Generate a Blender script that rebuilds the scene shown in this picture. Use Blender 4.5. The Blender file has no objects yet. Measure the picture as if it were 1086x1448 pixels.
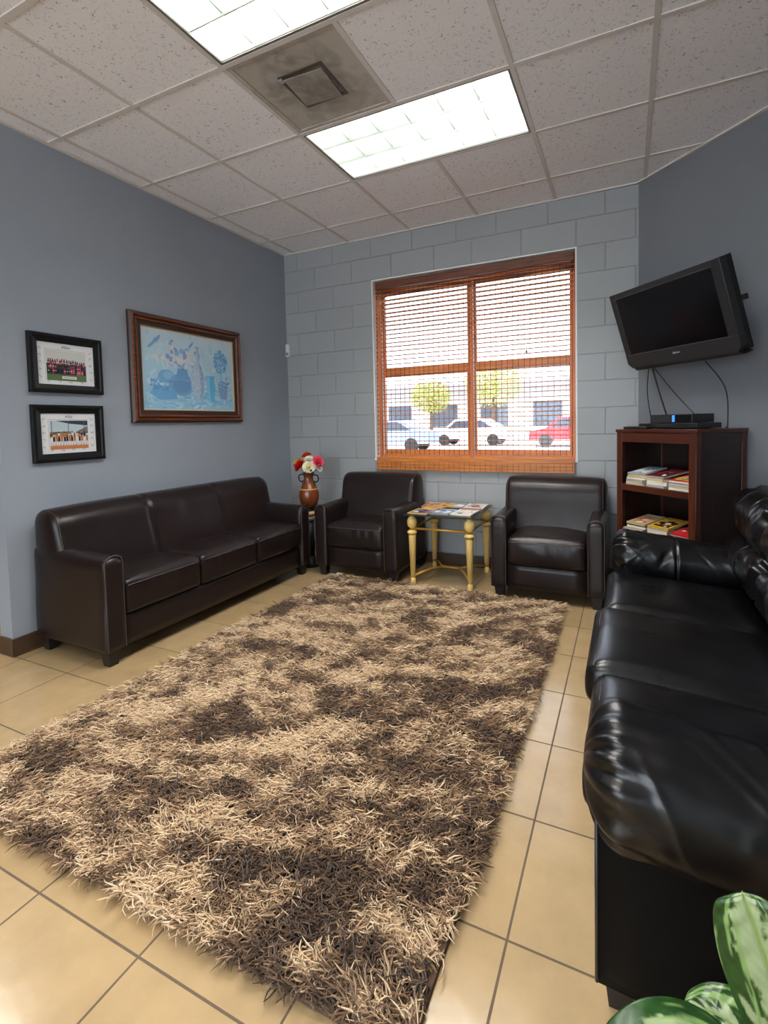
import bpy, bmesh, math, random
import numpy as np
from mathutils import Vector, Matrix
random.seed(7); rng = np.random.default_rng(11)
PI = math.pi
C = bpy.context.scene.collection
scene = bpy.context.scene

# ------------------------------------------------------------------ camera, world, exposure
CAM = Vector((3.07364, -4.04633, 1.24063))
AR = Vector((0.903942, 0.427033, -0.023038)); AU = Vector((-0.000761, 0.055476, 0.998460)); AF = Vector((-0.427654, 0.902532, -0.050472))
cd = bpy.data.cameras.new('camera'); cam = bpy.data.objects.new('camera', cd); C.objects.link(cam)
cd.sensor_fit = 'VERTICAL'; cd.sensor_height = 36.0; cd.sensor_width = 27.0
cd.lens = 698.087 / 1448 * 36.0
cd.shift_x = -14.084 / 1448; cd.shift_y = -89.954 / 1448
cd.clip_start = 0.05; cd.clip_end = 200
m = Matrix((AR, AU, -AF)).transposed().to_4x4(); m.translation = CAM
cam.matrix_world = m
scene.camera = cam

w = bpy.data.worlds.new('sky'); scene.world = w; w.use_nodes = True
bg = w.node_tree.nodes['Background']
bg.inputs[0].default_value = (0.85, 0.92, 1.0, 1); bg.inputs[1].default_value = 5.8
sun_d = bpy.data.lights.new('sun', 'SUN'); sun_d.energy = 9.0; sun_d.angle = 0.02; sun_d.color = (1, .95, .88)
sun = bpy.data.objects.new('sun', sun_d); C.objects.link(sun); sun.rotation_euler = (math.radians(42), 0, math.radians(-25))
TROFFER_W = 14.5      # light leaving each ceiling fixture
TUBE_EMIT = 13.0
vs = scene.view_settings
vs.view_transform = 'Standard'; vs.look = 'None'; vs.gamma = 1.0; vs.use_curve_mapping = False
vs.exposure = 0.40
scene.cycles.max_bounces = 8; scene.cycles.diffuse_bounces = 5; scene.cycles.transparent_max_bounces = 24
scene.cycles.sample_clamp_indirect = 12.0

ZC = 2.924

# ------------------------------------------------------------------ materials
def srgb(r, g, b):
    f = lambda c: (c / 255 / 12.92) if c / 255 <= .04045 else ((c / 255 + .055) / 1.055) ** 2.4
    return (f(r), f(g), f(b), 1)
MATS = {}
def pm(name, col, rough=.5, metal=0, spec=.5, coat=0, bump=0, bscale=80, var=0, vscale=4, rvar=0, kind='noise', stretch=(1, 1, 1), alpha=None):
    if name in MATS: return MATS[name]
    mt = bpy.data.materials.new(name); mt.use_nodes = True; MATS[name] = mt
    nt = mt.node_tree; b = nt.nodes['Principled BSDF']; L = nt.links
    if len(col) == 3: col = (*col, 1)
    b.inputs['Base Color'].default_value = col; b.inputs['Roughness'].default_value = rough
    b.inputs['Metallic'].default_value = metal; b.inputs['Specular IOR Level'].default_value = spec
    b.inputs['Coat Weight'].default_value = coat; b.inputs['Coat Roughness'].default_value = .15
    if bump or var or rvar:
        tc = nt.nodes.new('ShaderNodeTexCoord'); mp = nt.nodes.new('ShaderNodeMapping'); mp.inputs['Scale'].default_value = stretch
        L.new(tc.outputs['Object'], mp.inputs[0])
    if var or rvar:
        n = nt.nodes.new('ShaderNodeTexNoise'); n.inputs['Scale'].default_value = vscale; n.inputs['Detail'].default_value = 5
        L.new(mp.outputs[0], n.inputs[0])
        if var:
            mr = nt.nodes.new('ShaderNodeMapRange'); mr.inputs[1].default_value = .3; mr.inputs[2].default_value = .7; mr.inputs[3].default_value = 1 - var; mr.inputs[4].default_value = 1 + var
            L.new(n.outputs[0], mr.inputs[0])
            vm = nt.nodes.new('ShaderNodeVectorMath'); vm.operation = 'SCALE'; vm.inputs[0].default_value = col[:3]
            L.new(mr.outputs[0], vm.inputs[3]); L.new(vm.outputs[0], b.inputs['Base Color'])
        if rvar:
            mr = nt.nodes.new('ShaderNodeMapRange'); mr.inputs[1].default_value = .3; mr.inputs[2].default_value = .7; mr.inputs[3].default_value = max(.05, rough - rvar); mr.inputs[4].default_value = rough + rvar
            L.new(n.outputs[0], mr.inputs[0]); L.new(mr.outputs[0], b.inputs['Roughness'])
    if bump:
        if kind == 'voronoi':
            t = nt.nodes.new('ShaderNodeTexVoronoi'); t.inputs['Scale'].default_value = bscale; o = t.outputs['Distance']
        else:
            t = nt.nodes.new('ShaderNodeTexNoise'); t.inputs['Scale'].default_value = bscale; t.inputs['Detail'].default_value = 3; o = t.outputs[0]
        L.new(mp.outputs[0], t.inputs[0])
        bp = nt.nodes.new('ShaderNodeBump'); bp.inputs['Strength'].default_value = bump; bp.inputs['Distance'].default_value = .01
        L.new(o, bp.inputs['Height']); L.new(bp.outputs[0], b.inputs['Normal'])
    return mt
def emit(name, col, s):
    mt = bpy.data.materials.new(name); mt.use_nodes = True; nt = mt.node_tree; nt.nodes.clear()
    e = nt.nodes.new('ShaderNodeEmission'); e.inputs[0].default_value = (*col, 1); e.inputs[1].default_value = s
    o = nt.nodes.new('ShaderNodeOutputMaterial'); nt.links.new(e.outputs[0], o.inputs[0]); return mt
def attr_mat(name, rough=.5, spec=.3, bump=0, bscale=300, sheen=0):
    mt = bpy.data.materials.new(name); mt.use_nodes = True; nt = mt.node_tree; b = nt.nodes['Principled BSDF']
    a = nt.nodes.new('ShaderNodeVertexColor'); a.layer_name = 'Col'; nt.links.new(a.outputs[0], b.inputs['Base Color'])
    b.inputs['Roughness'].default_value = rough; b.inputs['Specular IOR Level'].default_value = spec
    if sheen: b.inputs['Sheen Weight'].default_value = sheen
    return mt
def glass_mat(name, tint, refl=.5):
    mt = bpy.data.materials.new(name); mt.use_nodes = True; nt = mt.node_tree; nt.nodes.clear()
    t = nt.nodes.new('ShaderNodeBsdfTransparent'); t.inputs[0].default_value = (*tint, 1)
    g = nt.nodes.new('ShaderNodeBsdfGlossy'); g.inputs['Roughness'].default_value = .02
    f = nt.nodes.new('ShaderNodeFresnel'); f.inputs[0].default_value = 1.5
    x = nt.nodes.new('ShaderNodeMixShader'); o = nt.nodes.new('ShaderNodeOutputMaterial')
    nt.links.new(f.outputs[0], x.inputs[0]); nt.links.new(t.outputs[0], x.inputs[1]); nt.links.new(g.outputs[0], x.inputs[2]); nt.links.new(x.outputs[0], o.inputs[0])
    return mt
def wood(name, c1, c2, rough=.35, axis='z', scale=9, coat=.2):
    mt = bpy.data.materials.new(name); mt.use_nodes = True; nt = mt.node_tree; b = nt.nodes['Principled BSDF']; L = nt.links
    tc = nt.nodes.new('ShaderNodeTexCoord'); mp = nt.nodes.new('ShaderNodeMapping')
    s = {'x': (.06, 1, 1), 'y': (1, .06, 1), 'z': (1, 1, .06)}[axis]; mp.inputs['Scale'].default_value = s
    n = nt.nodes.new('ShaderNodeTexNoise'); n.inputs['Scale'].default_value = scale * 6; n.inputs['Detail'].default_value = 6; n.inputs['Distortion'].default_value = .6
    r = nt.nodes.new('ShaderNodeValToRGB'); r.color_ramp.elements[0].position = .3; r.color_ramp.elements[1].position = .72
    r.color_ramp.elements[0].color = c1; r.color_ramp.elements[1].color = c2
    L.new(tc.outputs['Object'], mp.inputs[0]); L.new(mp.outputs[0], n.inputs[0]); L.new(n.outputs[0], r.inputs[0]); L.new(r.outputs[0], b.inputs['Base Color'])
    b.inputs['Roughness'].default_value = rough; b.inputs['Coat Weight'].default_value = coat; b.inputs['Coat Roughness'].default_value = .2
    return mt

def floor_mat():
    mt = bpy.data.materials.new('ceramic_floor_tile'); mt.use_nodes = True; nt = mt.node_tree; b = nt.nodes['Principled BSDF']; L = nt.links
    tc = nt.nodes.new('ShaderNodeTexCoord'); mp = nt.nodes.new('ShaderNodeMapping'); mp.inputs['Location'].default_value = (-.8629 + .3901 * 20, 2.9309 + .3901 * 20, 0)
    L.new(tc.outputs['Object'], mp.inputs[0])
    br = nt.nodes.new('ShaderNodeTexBrick'); br.offset = 0; br.inputs['Scale'].default_value = 1; br.inputs['Brick Width'].default_value = .39012; br.inputs['Row Height'].default_value = .39012
    br.inputs['Mortar Size'].default_value = .0032; br.inputs['Mortar Smooth'].default_value = .15; br.inputs['Bias'].default_value = 0
    br.inputs['Color1'].default_value = srgb(172, 147, 110); br.inputs['Color2'].default_value = srgb(165, 139, 101); br.inputs['Mortar'].default_value = srgb(96, 80, 62)
    L.new(mp.outputs[0], br.inputs[0])
    n = nt.nodes.new('ShaderNodeTexNoise'); n.inputs['Scale'].default_value = 7; n.inputs['Detail'].default_value = 8; n.inputs['Roughness'].default_value = .65; L.new(tc.outputs['Object'], n.inputs[0])
    mr = nt.nodes.new('ShaderNodeMapRange'); mr.inputs[1].default_value = .3; mr.inputs[2].default_value = .7; mr.inputs[3].default_value = .88; mr.inputs[4].default_value = 1.08; L.new(n.outputs[0], mr.inputs[0])
    vm = nt.nodes.new('ShaderNodeVectorMath'); vm.operation = 'SCALE'; L.new(br.outputs[0], vm.inputs[0]); L.new(mr.outputs[0], vm.inputs[3]); L.new(vm.outputs[0], b.inputs['Base Color'])
    rr = nt.nodes.new('ShaderNodeMapRange'); rr.inputs[3].default_value = .15; rr.inputs[4].default_value = .8; L.new(br.outputs['Fac'], rr.inputs[0]); L.new(rr.outputs[0], b.inputs['Roughness'])
    bp = nt.nodes.new('ShaderNodeBump'); bp.invert = True; bp.inputs['Strength'].default_value = .6; bp.inputs['Distance'].default_value = .003; L.new(br.outputs['Fac'], bp.inputs['Height'])
    n2 = nt.nodes.new('ShaderNodeTexNoise'); n2.inputs['Scale'].default_value = 14; L.new(tc.outputs['Object'], n2.inputs[0])
    bp2 = nt.nodes.new('ShaderNodeBump'); bp2.inputs['Strength'].default_value = .06; bp2.inputs['Distance'].default_value = .01; L.new(n2.outputs[0], bp2.inputs['Height']); L.new(bp.outputs[0], bp2.inputs['Normal']); L.new(bp2.outputs[0], b.inputs['Normal'])
    return mt
def block_mat():
    mt = bpy.data.materials.new('painted_concrete_block'); mt.use_nodes = True; nt = mt.node_tree; b = nt.nodes['Principled BSDF']; L = nt.links
    tc = nt.nodes.new('ShaderNodeTexCoord'); sx = nt.nodes.new('ShaderNodeSeparateXYZ'); L.new(tc.outputs['Object'], sx.inputs[0])
    gt = nt.nodes.new('ShaderNodeMath'); gt.operation = 'GREATER_THAN'; gt.inputs[1].default_value = 1.85; L.new(sx.outputs[0], gt.inputs[0])
    mu = nt.nodes.new('ShaderNodeMath'); mu.operation = 'MULTIPLY'; mu.inputs[1].default_value = .075; L.new(gt.outputs[0], mu.inputs[0])
    ad = nt.nodes.new('ShaderNodeMath'); ad.operation = 'ADD'; L.new(sx.outputs[0], ad.inputs[0]); L.new(mu.outputs[0], ad.inputs[1])
    a2 = nt.nodes.new('ShaderNodeMath'); a2.operation = 'ADD'; a2.inputs[1].default_value = -.56 + .2032 + .4064 * 10; L.new(ad.outputs[0], a2.inputs[0])
    a3 = nt.nodes.new('ShaderNodeMath'); a3.operation = 'ADD'; a3.inputs[1].default_value = .0966; L.new(sx.outputs[2], a3.inputs[0])
    cb = nt.nodes.new('ShaderNodeCombineXYZ'); L.new(a2.outputs[0], cb.inputs[0]); L.new(a3.outputs[0], cb.inputs[1])
    br = nt.nodes.new('ShaderNodeTexBrick'); br.offset = .5; br.inputs['Scale'].default_value = 1; br.inputs['Brick Width'].default_value = .4064; br.inputs['Row Height'].default_value = .2032
    br.inputs['Mortar Size'].default_value = .0055; br.inputs['Mortar Smooth'].default_value = .6; br.inputs['Bias'].default_value = 0
    br.inputs['Color1'].default_value = srgb(160, 163, 165); br.inputs['Color2'].default_value = srgb(155, 158, 160); br.inputs['Mortar'].default_value = srgb(155, 158, 160)
    L.new(cb.outputs[0], br.inputs[0]); L.new(br.outputs[0], b.inputs['Base Color']); b.inputs['Roughness'].default_value = .42
    bp = nt.nodes.new('ShaderNodeBump'); bp.invert = True; bp.inputs['Strength'].default_value = .8; bp.inputs['Distance'].default_value = .006; L.new(br.outputs['Fac'], bp.inputs['Height'])
    n = nt.nodes.new('ShaderNodeTexNoise'); n.inputs['Scale'].default_value = 60; n.inputs['Detail'].default_value = 6; L.new(tc.outputs['Object'], n.inputs[0])
    b2 = nt.nodes.new('ShaderNodeBump'); b2.inputs['Strength'].default_value = .22; b2.inputs['Distance'].default_value = .006; L.new(n.outputs[0], b2.inputs['Height']); L.new(bp.outputs[0], b2.inputs['Normal']); L.new(b2.outputs[0], b.inputs['Normal'])
    return mt
def ceiling_mat():
    mt = bpy.data.materials.new('fissured_ceiling_tile'); mt.use_nodes = True; nt = mt.node_tree; b = nt.nodes['Principled BSDF']; L = nt.links
    tc = nt.nodes.new('ShaderNodeTexCoord')
    n = nt.nodes.new('ShaderNodeTexNoise'); n.inputs['Scale'].default_value = 75; n.inputs['Detail'].default_value = 2; n.inputs['Distortion'].default_value = 1.2; L.new(tc.outputs['Object'], n.inputs[0])
    r = nt.nodes.new('ShaderNodeValToRGB'); r.color_ramp.elements[0].position = .30; r.color_ramp.elements[1].position = .38
    r.color_ramp.elements[0].color = srgb(172, 166, 163); r.color_ramp.elements[1].color = srgb(244, 242, 244)
    L.new(n.outputs[0], r.inputs[0]); L.new(r.outputs[0], b.inputs['Base Color']); b.inputs['Roughness'].default_value = .9
    bp = nt.nodes.new('ShaderNodeBump'); bp.inputs['Strength'].default_value = .3; bp.inputs['Distance'].default_value = .004; L.new(r.outputs[0], bp.inputs['Height']); L.new(bp.outputs[0], b.inputs['Normal'])
    return mt
def diffuser_mat():
    # perforated grey metal with greasy dust smudges around the outlet
    mt = bpy.data.materials.new('dusty_perforated_metal'); mt.use_nodes = True; nt = mt.node_tree; b = nt.nodes['Principled BSDF']; L = nt.links
    tc = nt.nodes.new('ShaderNodeTexCoord')
    n = nt.nodes.new('ShaderNodeTexNoise'); n.inputs['Scale'].default_value = 7; n.inputs['Detail'].default_value = 6; n.inputs['Distortion'].default_value = 1.5; L.new(tc.outputs['Object'], n.inputs[0])
    ln = nt.nodes.new('ShaderNodeVectorMath'); ln.operation = 'LENGTH'; L.new(tc.outputs['Object'], ln.inputs[0])
    mr = nt.nodes.new('ShaderNodeMapRange'); mr.inputs[1].default_value = .08; mr.inputs[2].default_value = .30; mr.inputs[3].default_value = -.16; mr.inputs[4].default_value = .22; L.new(ln.outputs['Value'], mr.inputs[0])
    ad = nt.nodes.new('ShaderNodeMath'); L.new(n.outputs[0], ad.inputs[0]); L.new(mr.outputs[0], ad.inputs[1])
    r = nt.nodes.new('ShaderNodeValToRGB'); r.color_ramp.elements[0].position = .25; r.color_ramp.elements[1].position = .72
    r.color_ramp.elements[0].color = srgb(128, 121, 111); r.color_ramp.elements[1].color = srgb(186, 179, 168)
    L.new(ad.outputs[0], r.inputs[0]); L.new(r.outputs[0], b.inputs['Base Color']); b.inputs['Roughness'].default_value = .6
    v = nt.nodes.new('ShaderNodeTexVoronoi'); v.inputs['Scale'].default_value = 160; v.inputs['Randomness'].default_value = 0; L.new(tc.outputs['Object'], v.inputs[0])
    bp = nt.nodes.new('ShaderNodeBump'); bp.inputs['Strength'].default_value = .5; bp.inputs['Distance'].default_value = .003; L.new(v.outputs['Distance'], bp.inputs['Height']); L.new(bp.outputs[0], b.inputs['Normal'])
    return mt

M_FLOOR = floor_mat(); M_BLOCK = block_mat(); M_CEIL = ceiling_mat()
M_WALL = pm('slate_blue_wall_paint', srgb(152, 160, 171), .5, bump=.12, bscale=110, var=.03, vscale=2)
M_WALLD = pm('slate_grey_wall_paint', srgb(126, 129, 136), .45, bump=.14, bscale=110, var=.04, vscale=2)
M_WALLX = pm('plain_wall_paint', srgb(120, 122, 125), .6)
M_BASE = pm('brown_vinyl_baseboard', srgb(74, 54, 38), .45, var=.1)
M_WHITE = pm('white_enamel', srgb(228, 226, 222), .4)
M_TBAR = pm('white_ceiling_grid_metal', srgb(214, 208, 203), .5)
M_JAMB = pm('white_window_reveal_paint', srgb(232, 232, 232), .6)
M_REFL = pm('white_reflector_enamel', srgb(236, 240, 234), .3)
M_LOUV = pm('satin_aluminium_louver', srgb(206, 214, 206), .3, metal=.3)
M_TUBE = emit('fluorescent_tube_glow', (1, .985, .95), TUBE_EMIT)
M_LEATH = pm('dark_brown_leather', (.0135, .0080, .0078), .34, spec=.34, bump=.05, bscale=150, rvar=.05, vscale=5)
M_PIPE = pm('brown_leather_piping', (.05, .038, .034), .42, spec=.5)
M_BLEATH = pm('black_leather', (.0028, .0028, .0035), .29, spec=.52, bump=.03, bscale=140, rvar=.02, vscale=6); M_BVINYL = pm('matt_black_vinyl', (.0028, .0028, .003), .55, spec=.10)
M_BPIPE = pm('black_leather_piping', (.02, .02, .023), .35)
M_BLEG = pm('black_painted_wood_leg', (.012, .011, .011), .4)
M_CREAM = pm('cream_painted_wood', srgb(234, 200, 122), .45, var=.06, vscale=14)
M_GOLD = pm('gold_painted_metal', srgb(196, 148, 52), .38, metal=.35, var=.08, vscale=12)
M_TGLASS = glass_mat('smoked_table_glass', (.42, .46, .47))
M_GEDGE = pm('dark_glass_edge', (.03, .04, .045), .15)
M_PANE = glass_mat('window_glass', (.97, .98, .98)); M_TINT = glass_mat('daylight_dimming_glass', (.70, .73, .77))  # M_TINT: tint added to dim the daylight behind the shade reeds
M_ORANGE = wood('orange_stained_wood', srgb(188, 92, 36), srgb(234, 142, 74), .4, 'z', 8)
M_ORANGEX = wood('orange_stained_wood_rail', srgb(196, 104, 40), srgb(240, 158, 84), .4, 'x', 8)
M_CHERRY = wood('cherry_wood', srgb(52, 22, 12), srgb(98, 46, 24), .33, 'z', 7)
M_CHERRYX = wood('cherry_wood_rail', srgb(50, 21, 12), srgb(92, 42, 23), .33, 'x', 7)
M_CHERRYD = wood('dark_cherry_wood', srgb(24, 11, 8), srgb(44, 20, 13), .4, 'z', 7)
M_REED = pm('bamboo_reed', srgb(206, 128, 80), .55, var=.3, vscale=9, stretch=(.3, 1, 8))
M_HEM = wood('woven_bamboo_hem', srgb(168, 92, 34), srgb(222, 138, 58), .5, 'x', 14)
M_HEAD = wood('woven_bamboo_headrail', srgb(78, 36, 20), srgb(134, 72, 44), .55, 'x', 14)
M_THREAD = pm('dark_shade_thread', srgb(52, 38, 34), .8)
M_FRAMEB = pm('black_frame_lacquer', (.006, .006, .0065), .38, spec=.3)
M_MAT = pm('white_photo_mat', srgb(226, 228, 230), .6)
M_MAHOG = wood('mahogany_frame', srgb(66, 28, 14), srgb(150, 80, 38), .3, 'x', 10, coat=.4)
M_MAHOGD = pm('dark_frame_liner', srgb(54, 36, 28), .4)
M_TVP = pm('charcoal_tv_plastic', srgb(44, 44, 46), .38, spec=.5)
M_TVD = pm('black_tv_plastic', (.012, .012, .013), .4)
M_SCREEN = pm('black_tv_screen', (.003, .003, .004), .16, spec=.5)
M_SILVER = pm('silver_badge', srgb(200, 202, 205), .3, metal=.7)
M_BLK = pm('black_plastic', (.014, .014, .015), .35)
M_BLK2 = pm('matt_black_plastic', (.022, .022, .024), .55)
M_BLUELED = emit('blue_display_light', (.05, .25, .9), 1.3)
M_CABLE = pm('black_cable_rubber', (.012, .012, .012), .5)
M_PAPER = pm('magazine_paper', srgb(226, 220, 206), .6, var=.08, vscale=30, stretch=(.2, .2, 30))
M_PAPER2 = pm('aged_magazine_paper', srgb(206, 182, 138), .65, var=.1, vscale=30, stretch=(.2, .2, 30)); M_PAPER3 = pm('grey_magazine_paper', srgb(176, 174, 168), .6, var=.1, vscale=30, stretch=(.2, .2, 30))
M_PRINT = attr_mat('printed_ink', .38, .4)
M_VASE = wood('brown_glazed_vase', srgb(70, 30, 13), srgb(142, 72, 32), .35, 'z', 5, coat=.5)
M_VDARK = pm('dark_iron', (.010, .010, .010), .5, spec=.3)
M_VBAND = pm('ochre_band', srgb(190, 140, 80), .4)
M_TAN = pm('tan_wood_band', srgb(222, 176, 124), .5)
M_GREYB = pm('grey_stone_band', srgb(112, 110, 102), .5)
M_LEAFV = attr_mat('variegated_leaf', .33, .5)
M_STEM = pm('green_stem', srgb(84, 118, 52), .45)
M_GREEN = pm('dark_green_leaf', srgb(38, 62, 30), .5)
M_TERRA = pm('terracotta_pot', srgb(150, 88, 60), .7, var=.1)
M_SOIL = pm('potting_soil', srgb(44, 32, 24), .95, bump=.6, bscale=90)
M_RUG = attr_mat('shag_pile_yarn', .75, .25, sheen=.25)
M_RUGB = pm('rug_backing', srgb(92, 72, 56), .95)
M_ASPH = pm('pale_concrete', srgb(196, 194, 190), .9, var=.06, vscale=.4)
M_BUILD = pm('pale_stucco', srgb(216, 214, 216), .9)
M_BROOF = pm('grey_roof', srgb(150, 150, 160), .8)
M_DARKWIN = pm('dark_window_glass', (.06, .07, .09), .1)

# ------------------------------------------------------------------ builders
class MB:
    """collects shapes in one bmesh, one material slot per material used"""
    def __init__(s): s.bm = bmesh.new(); s.mats = []
    def mi(s, mat):
        if mat not in s.mats: s.mats.append(mat)
        return s.mats.index(mat)
    def _paint(s, faces, mat, smooth=False):
        i = s.mi(mat)
        for f in faces: f.material_index = i; f.smooth = smooth
    def box(s, x0, x1, y0, y1, z0, z1, mat, bev=0, seg=2, M=None):
        r = bmesh.ops.create_cube(s.bm, size=1)
        vs_ = r['verts']
        for v in vs_: v.co = Vector(((x0 + x1) / 2 + v.co.x * (x1 - x0), (y0 + y1) / 2 + v.co.y * (y1 - y0), (z0 + z1) / 2 + v.co.z * (z1 - z0)))
        fs = set(f for v in vs_ for f in v.link_faces); s._paint(fs, mat)
        if bev:
            es = list(set(e for v in vs_ for e in v.link_edges))
            rr = bmesh.ops.bevel(s.bm, geom=es, offset=bev, segments=seg, affect='EDGES', profile=.5)
            for f in rr['faces']: f.material_index = s.mi(mat); f.smooth = True
            vs_ = list(set([v for f in rr['faces'] for v in f.verts] + [v for v in vs_ if v.is_valid]))
        if M is not None:
            for v in vs_: v.co = M @ v.co
        return s
    def poly(s, pts, mat, smooth=False):
        f = s.bm.faces.new([s.bm.verts.new(p) for p in pts]); s._paint([f], mat, smooth); return s
    def prism(s, pts2, a0, a1, mat, axis='z', smooth=False):
        def P(p, a): return {'z': (p[0], p[1], a), 'x': (a, p[0], p[1]), 'y': (p[0], a, p[1])}[axis]
        A = [s.bm.verts.new(P(p, a0)) for p in pts2]; B = [s.bm.verts.new(P(p, a1)) for p in pts2]; n = len(A)
        fs = [s.bm.faces.new(A[::-1]), s.bm.faces.new(B)]
        for i in range(n):
            f = s.bm.faces.new((A[i], A[(i + 1) % n], B[(i + 1) % n], B[i])); fs.append(f)
        s._paint(fs, mat); 
        if smooth:
            for f in fs[2:]: f.smooth = True
        return s
    def lathe(s, prof, mat, c=(0, 0, 0), n=24, flute=0, nf=12):
        rings = []
        for r, z in prof:
            ring = []
            for i in range(n):
                a = 2 * PI * i / n; q = r * (1 - flute * (.5 + .5 * math.cos(nf * a)))
                ring.append(s.bm.verts.new((c[0] + q * math.cos(a), c[1] + q * math.sin(a), c[2] + z)))
            rings.append(ring)
        fs = []
        for A, B in zip(rings, rings[1:]):
            for i in range(n): fs.append(s.bm.faces.new((A[i], A[(i + 1) % n], B[(i + 1) % n], B[i])))
        fs.append(s.bm.faces.new(rings[0][::-1])); fs.append(s.bm.faces.new(rings[-1]))
        s._paint(fs, mat, True); fs[-1].smooth = fs[-2].smooth = False
        return s
    def tube(s, pts, r, mat, n=8):
        pts = [Vector(p) for p in pts]; rings = []
        rr = r if hasattr(r, '__len__') else [r] * len(pts)
        up = None
        for i, p in enumerate(pts):
            t = (pts[min(i + 1, len(pts) - 1)] - pts[max(i - 1, 0)]).normalized()
            if up is None: up = t.orthogonal().normalized()
            a = (up - t * up.dot(t)).normalized(); b = t.cross(a); up = a
            rings.append([s.bm.verts.new(p + (a * math.cos(2 * PI * k / n) + b * math.sin(2 * PI * k / n)) * rr[i]) for k in range(n)])
        fs = []
        for A, B in zip(rings, rings[1:]):
            for i in range(n): fs.append(s.bm.faces.new((A[i], A[(i + 1) % n], B[(i + 1) % n], B[i])))
        fs += [s.bm.faces.new(rings[0][::-1]), s.bm.faces.new(rings[-1])]
        s._paint(fs, mat, True); return s
    def ball(s, c, r, mat, sc=(1, 1, 1), u=12, v=8):
        rr = bmesh.ops.create_uvsphere(s.bm, u_segments=u, v_segments=v, radius=r)
        for q in rr['verts']: q.co = Vector((c[0] + q.co.x * sc[0], c[1] + q.co.y * sc[1], c[2] + q.co.z * sc[2]))
        s._paint(set(f for q in rr['verts'] for f in q.link_faces), mat, True); return s
    def build(s, name, parent=None, loc=(0, 0, 0), rot=(0, 0, 0)):
        me = bpy.data.meshes.new(name); bmesh.ops.recalc_face_normals(s.bm, faces=s.bm.faces[:]); s.bm.to_mesh(me); s.bm.free()
        for mt in s.mats: me.materials.append(mt)
        return link(name, me, parent, loc, rot)
def link(name, me, parent=None, loc=(0, 0, 0), rot=(0, 0, 0)):
    o = bpy.data.objects.new(name, me); C.objects.link(o); o.location = loc; o.rotation_euler = rot
    if parent is not None: o.parent = parent
    return o
def npmesh(name, V, Fq, mat, parent=None, smooth=True, col=None, loc=(0, 0, 0), rot=(0, 0, 0)):
    me = bpy.data.meshes.new(name); V = np.asarray(V, np.float32); Fq = np.asarray(Fq, np.int32); k = Fq.shape[1]
    me.vertices.add(len(V)); me.vertices.foreach_set('co', V.ravel())
    me.loops.add(Fq.size); me.loops.foreach_set('vertex_index', Fq.ravel())
    me.polygons.add(len(Fq)); me.polygons.foreach_set('loop_start', np.arange(0, Fq.size, k, dtype=np.int32))
    me.polygons.foreach_set('use_smooth', np.full(len(Fq), smooth))
    me.update(calc_edges=True); me.validate()
    if col is not None:
        a = me.color_attributes.new('Col', 'FLOAT_COLOR', 'POINT'); c4 = np.ones((len(V), 4), np.float32); c4[:, :3] = col; a.data.foreach_set('color', c4.ravel())
    me.materials.append(mat)
    return link(name, me, parent, loc, rot)
def thing(name, label, cat, loc=(0, 0, 0), rotz=0, group=None):
    o = bpy.data.objects.new(name, None); C.objects.link(o); o.empty_display_size = .1
    o.location = loc; o.rotation_euler = (0, 0, rotz); tag(o, label, cat, group); return o
def tag(o, label, cat, group=None, kind=None):
    if label: o['label'] = label
    if cat: o['category'] = cat
    if group: o['group'] = group
    if kind: o['kind'] = kind
    return o
def struct(o): o['kind'] = 'structure'; return o
def copy_tree(o, parent=None):
    c = o.copy(); C.objects.link(c)
    if parent is not None: c.parent = parent
    for ch in list(o.children): copy_tree(ch, c)
    return c

def rounded(sx, sy, sz, r, n=(16, 16, 8)):
    """unit-faced rounded box; returns verts centred on 0, quads and (u,v,w) in -1..1"""
    V = []; Fq = []; idx = {}
    h = np.array([sx, sy, sz]) / 2
    def grid(k):   # denser towards the edges
        t = np.linspace(-1, 1, k + 1); return t
    def vid(p):
        key = (round(p[0], 5), round(p[1], 5), round(p[2], 5))
        if key not in idx: idx[key] = len(V); V.append(p)
        return idx[key]
    for ax in range(3):
        a, b = [(1, 2), (2, 0), (0, 1)][ax]
        ta, tb = grid(n[a]), grid(n[b])
        for sgn in (-1, 1):
            ids = np.zeros((len(ta), len(tb)), int)
            for i, x in enumerate(ta):
                for j, y in enumerate(tb):
                    p = [0, 0, 0]; p[ax] = sgn; p[a] = x; p[b] = y; ids[i, j] = vid(p)
            for i in range(len(ta) - 1):
                for j in range(len(tb) - 1):
                    q = (ids[i, j], ids[i + 1, j], ids[i + 1, j + 1], ids[i, j + 1]); Fq.append(q if sgn > 0 else q[::-1])
    UVW = np.array(V, float)
    P = UVW * h; rr = np.minimum(np.asarray(r, float) * np.ones(3), h * .999)
    inner = np.clip(P, -(h - rr), h - rr); d = P - inner
    # only round where two or more axes are past the inner box
    u = d / rr; ln = np.linalg.norm(u, axis=1, keepdims=True); mx = np.abs(u).max(axis=1, keepdims=True)
    u = np.where(ln > 1e-9, u / np.maximum(ln, 1e-9) * mx, 0)
    return inner + u * rr, np.array(Fq), UVW

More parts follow.
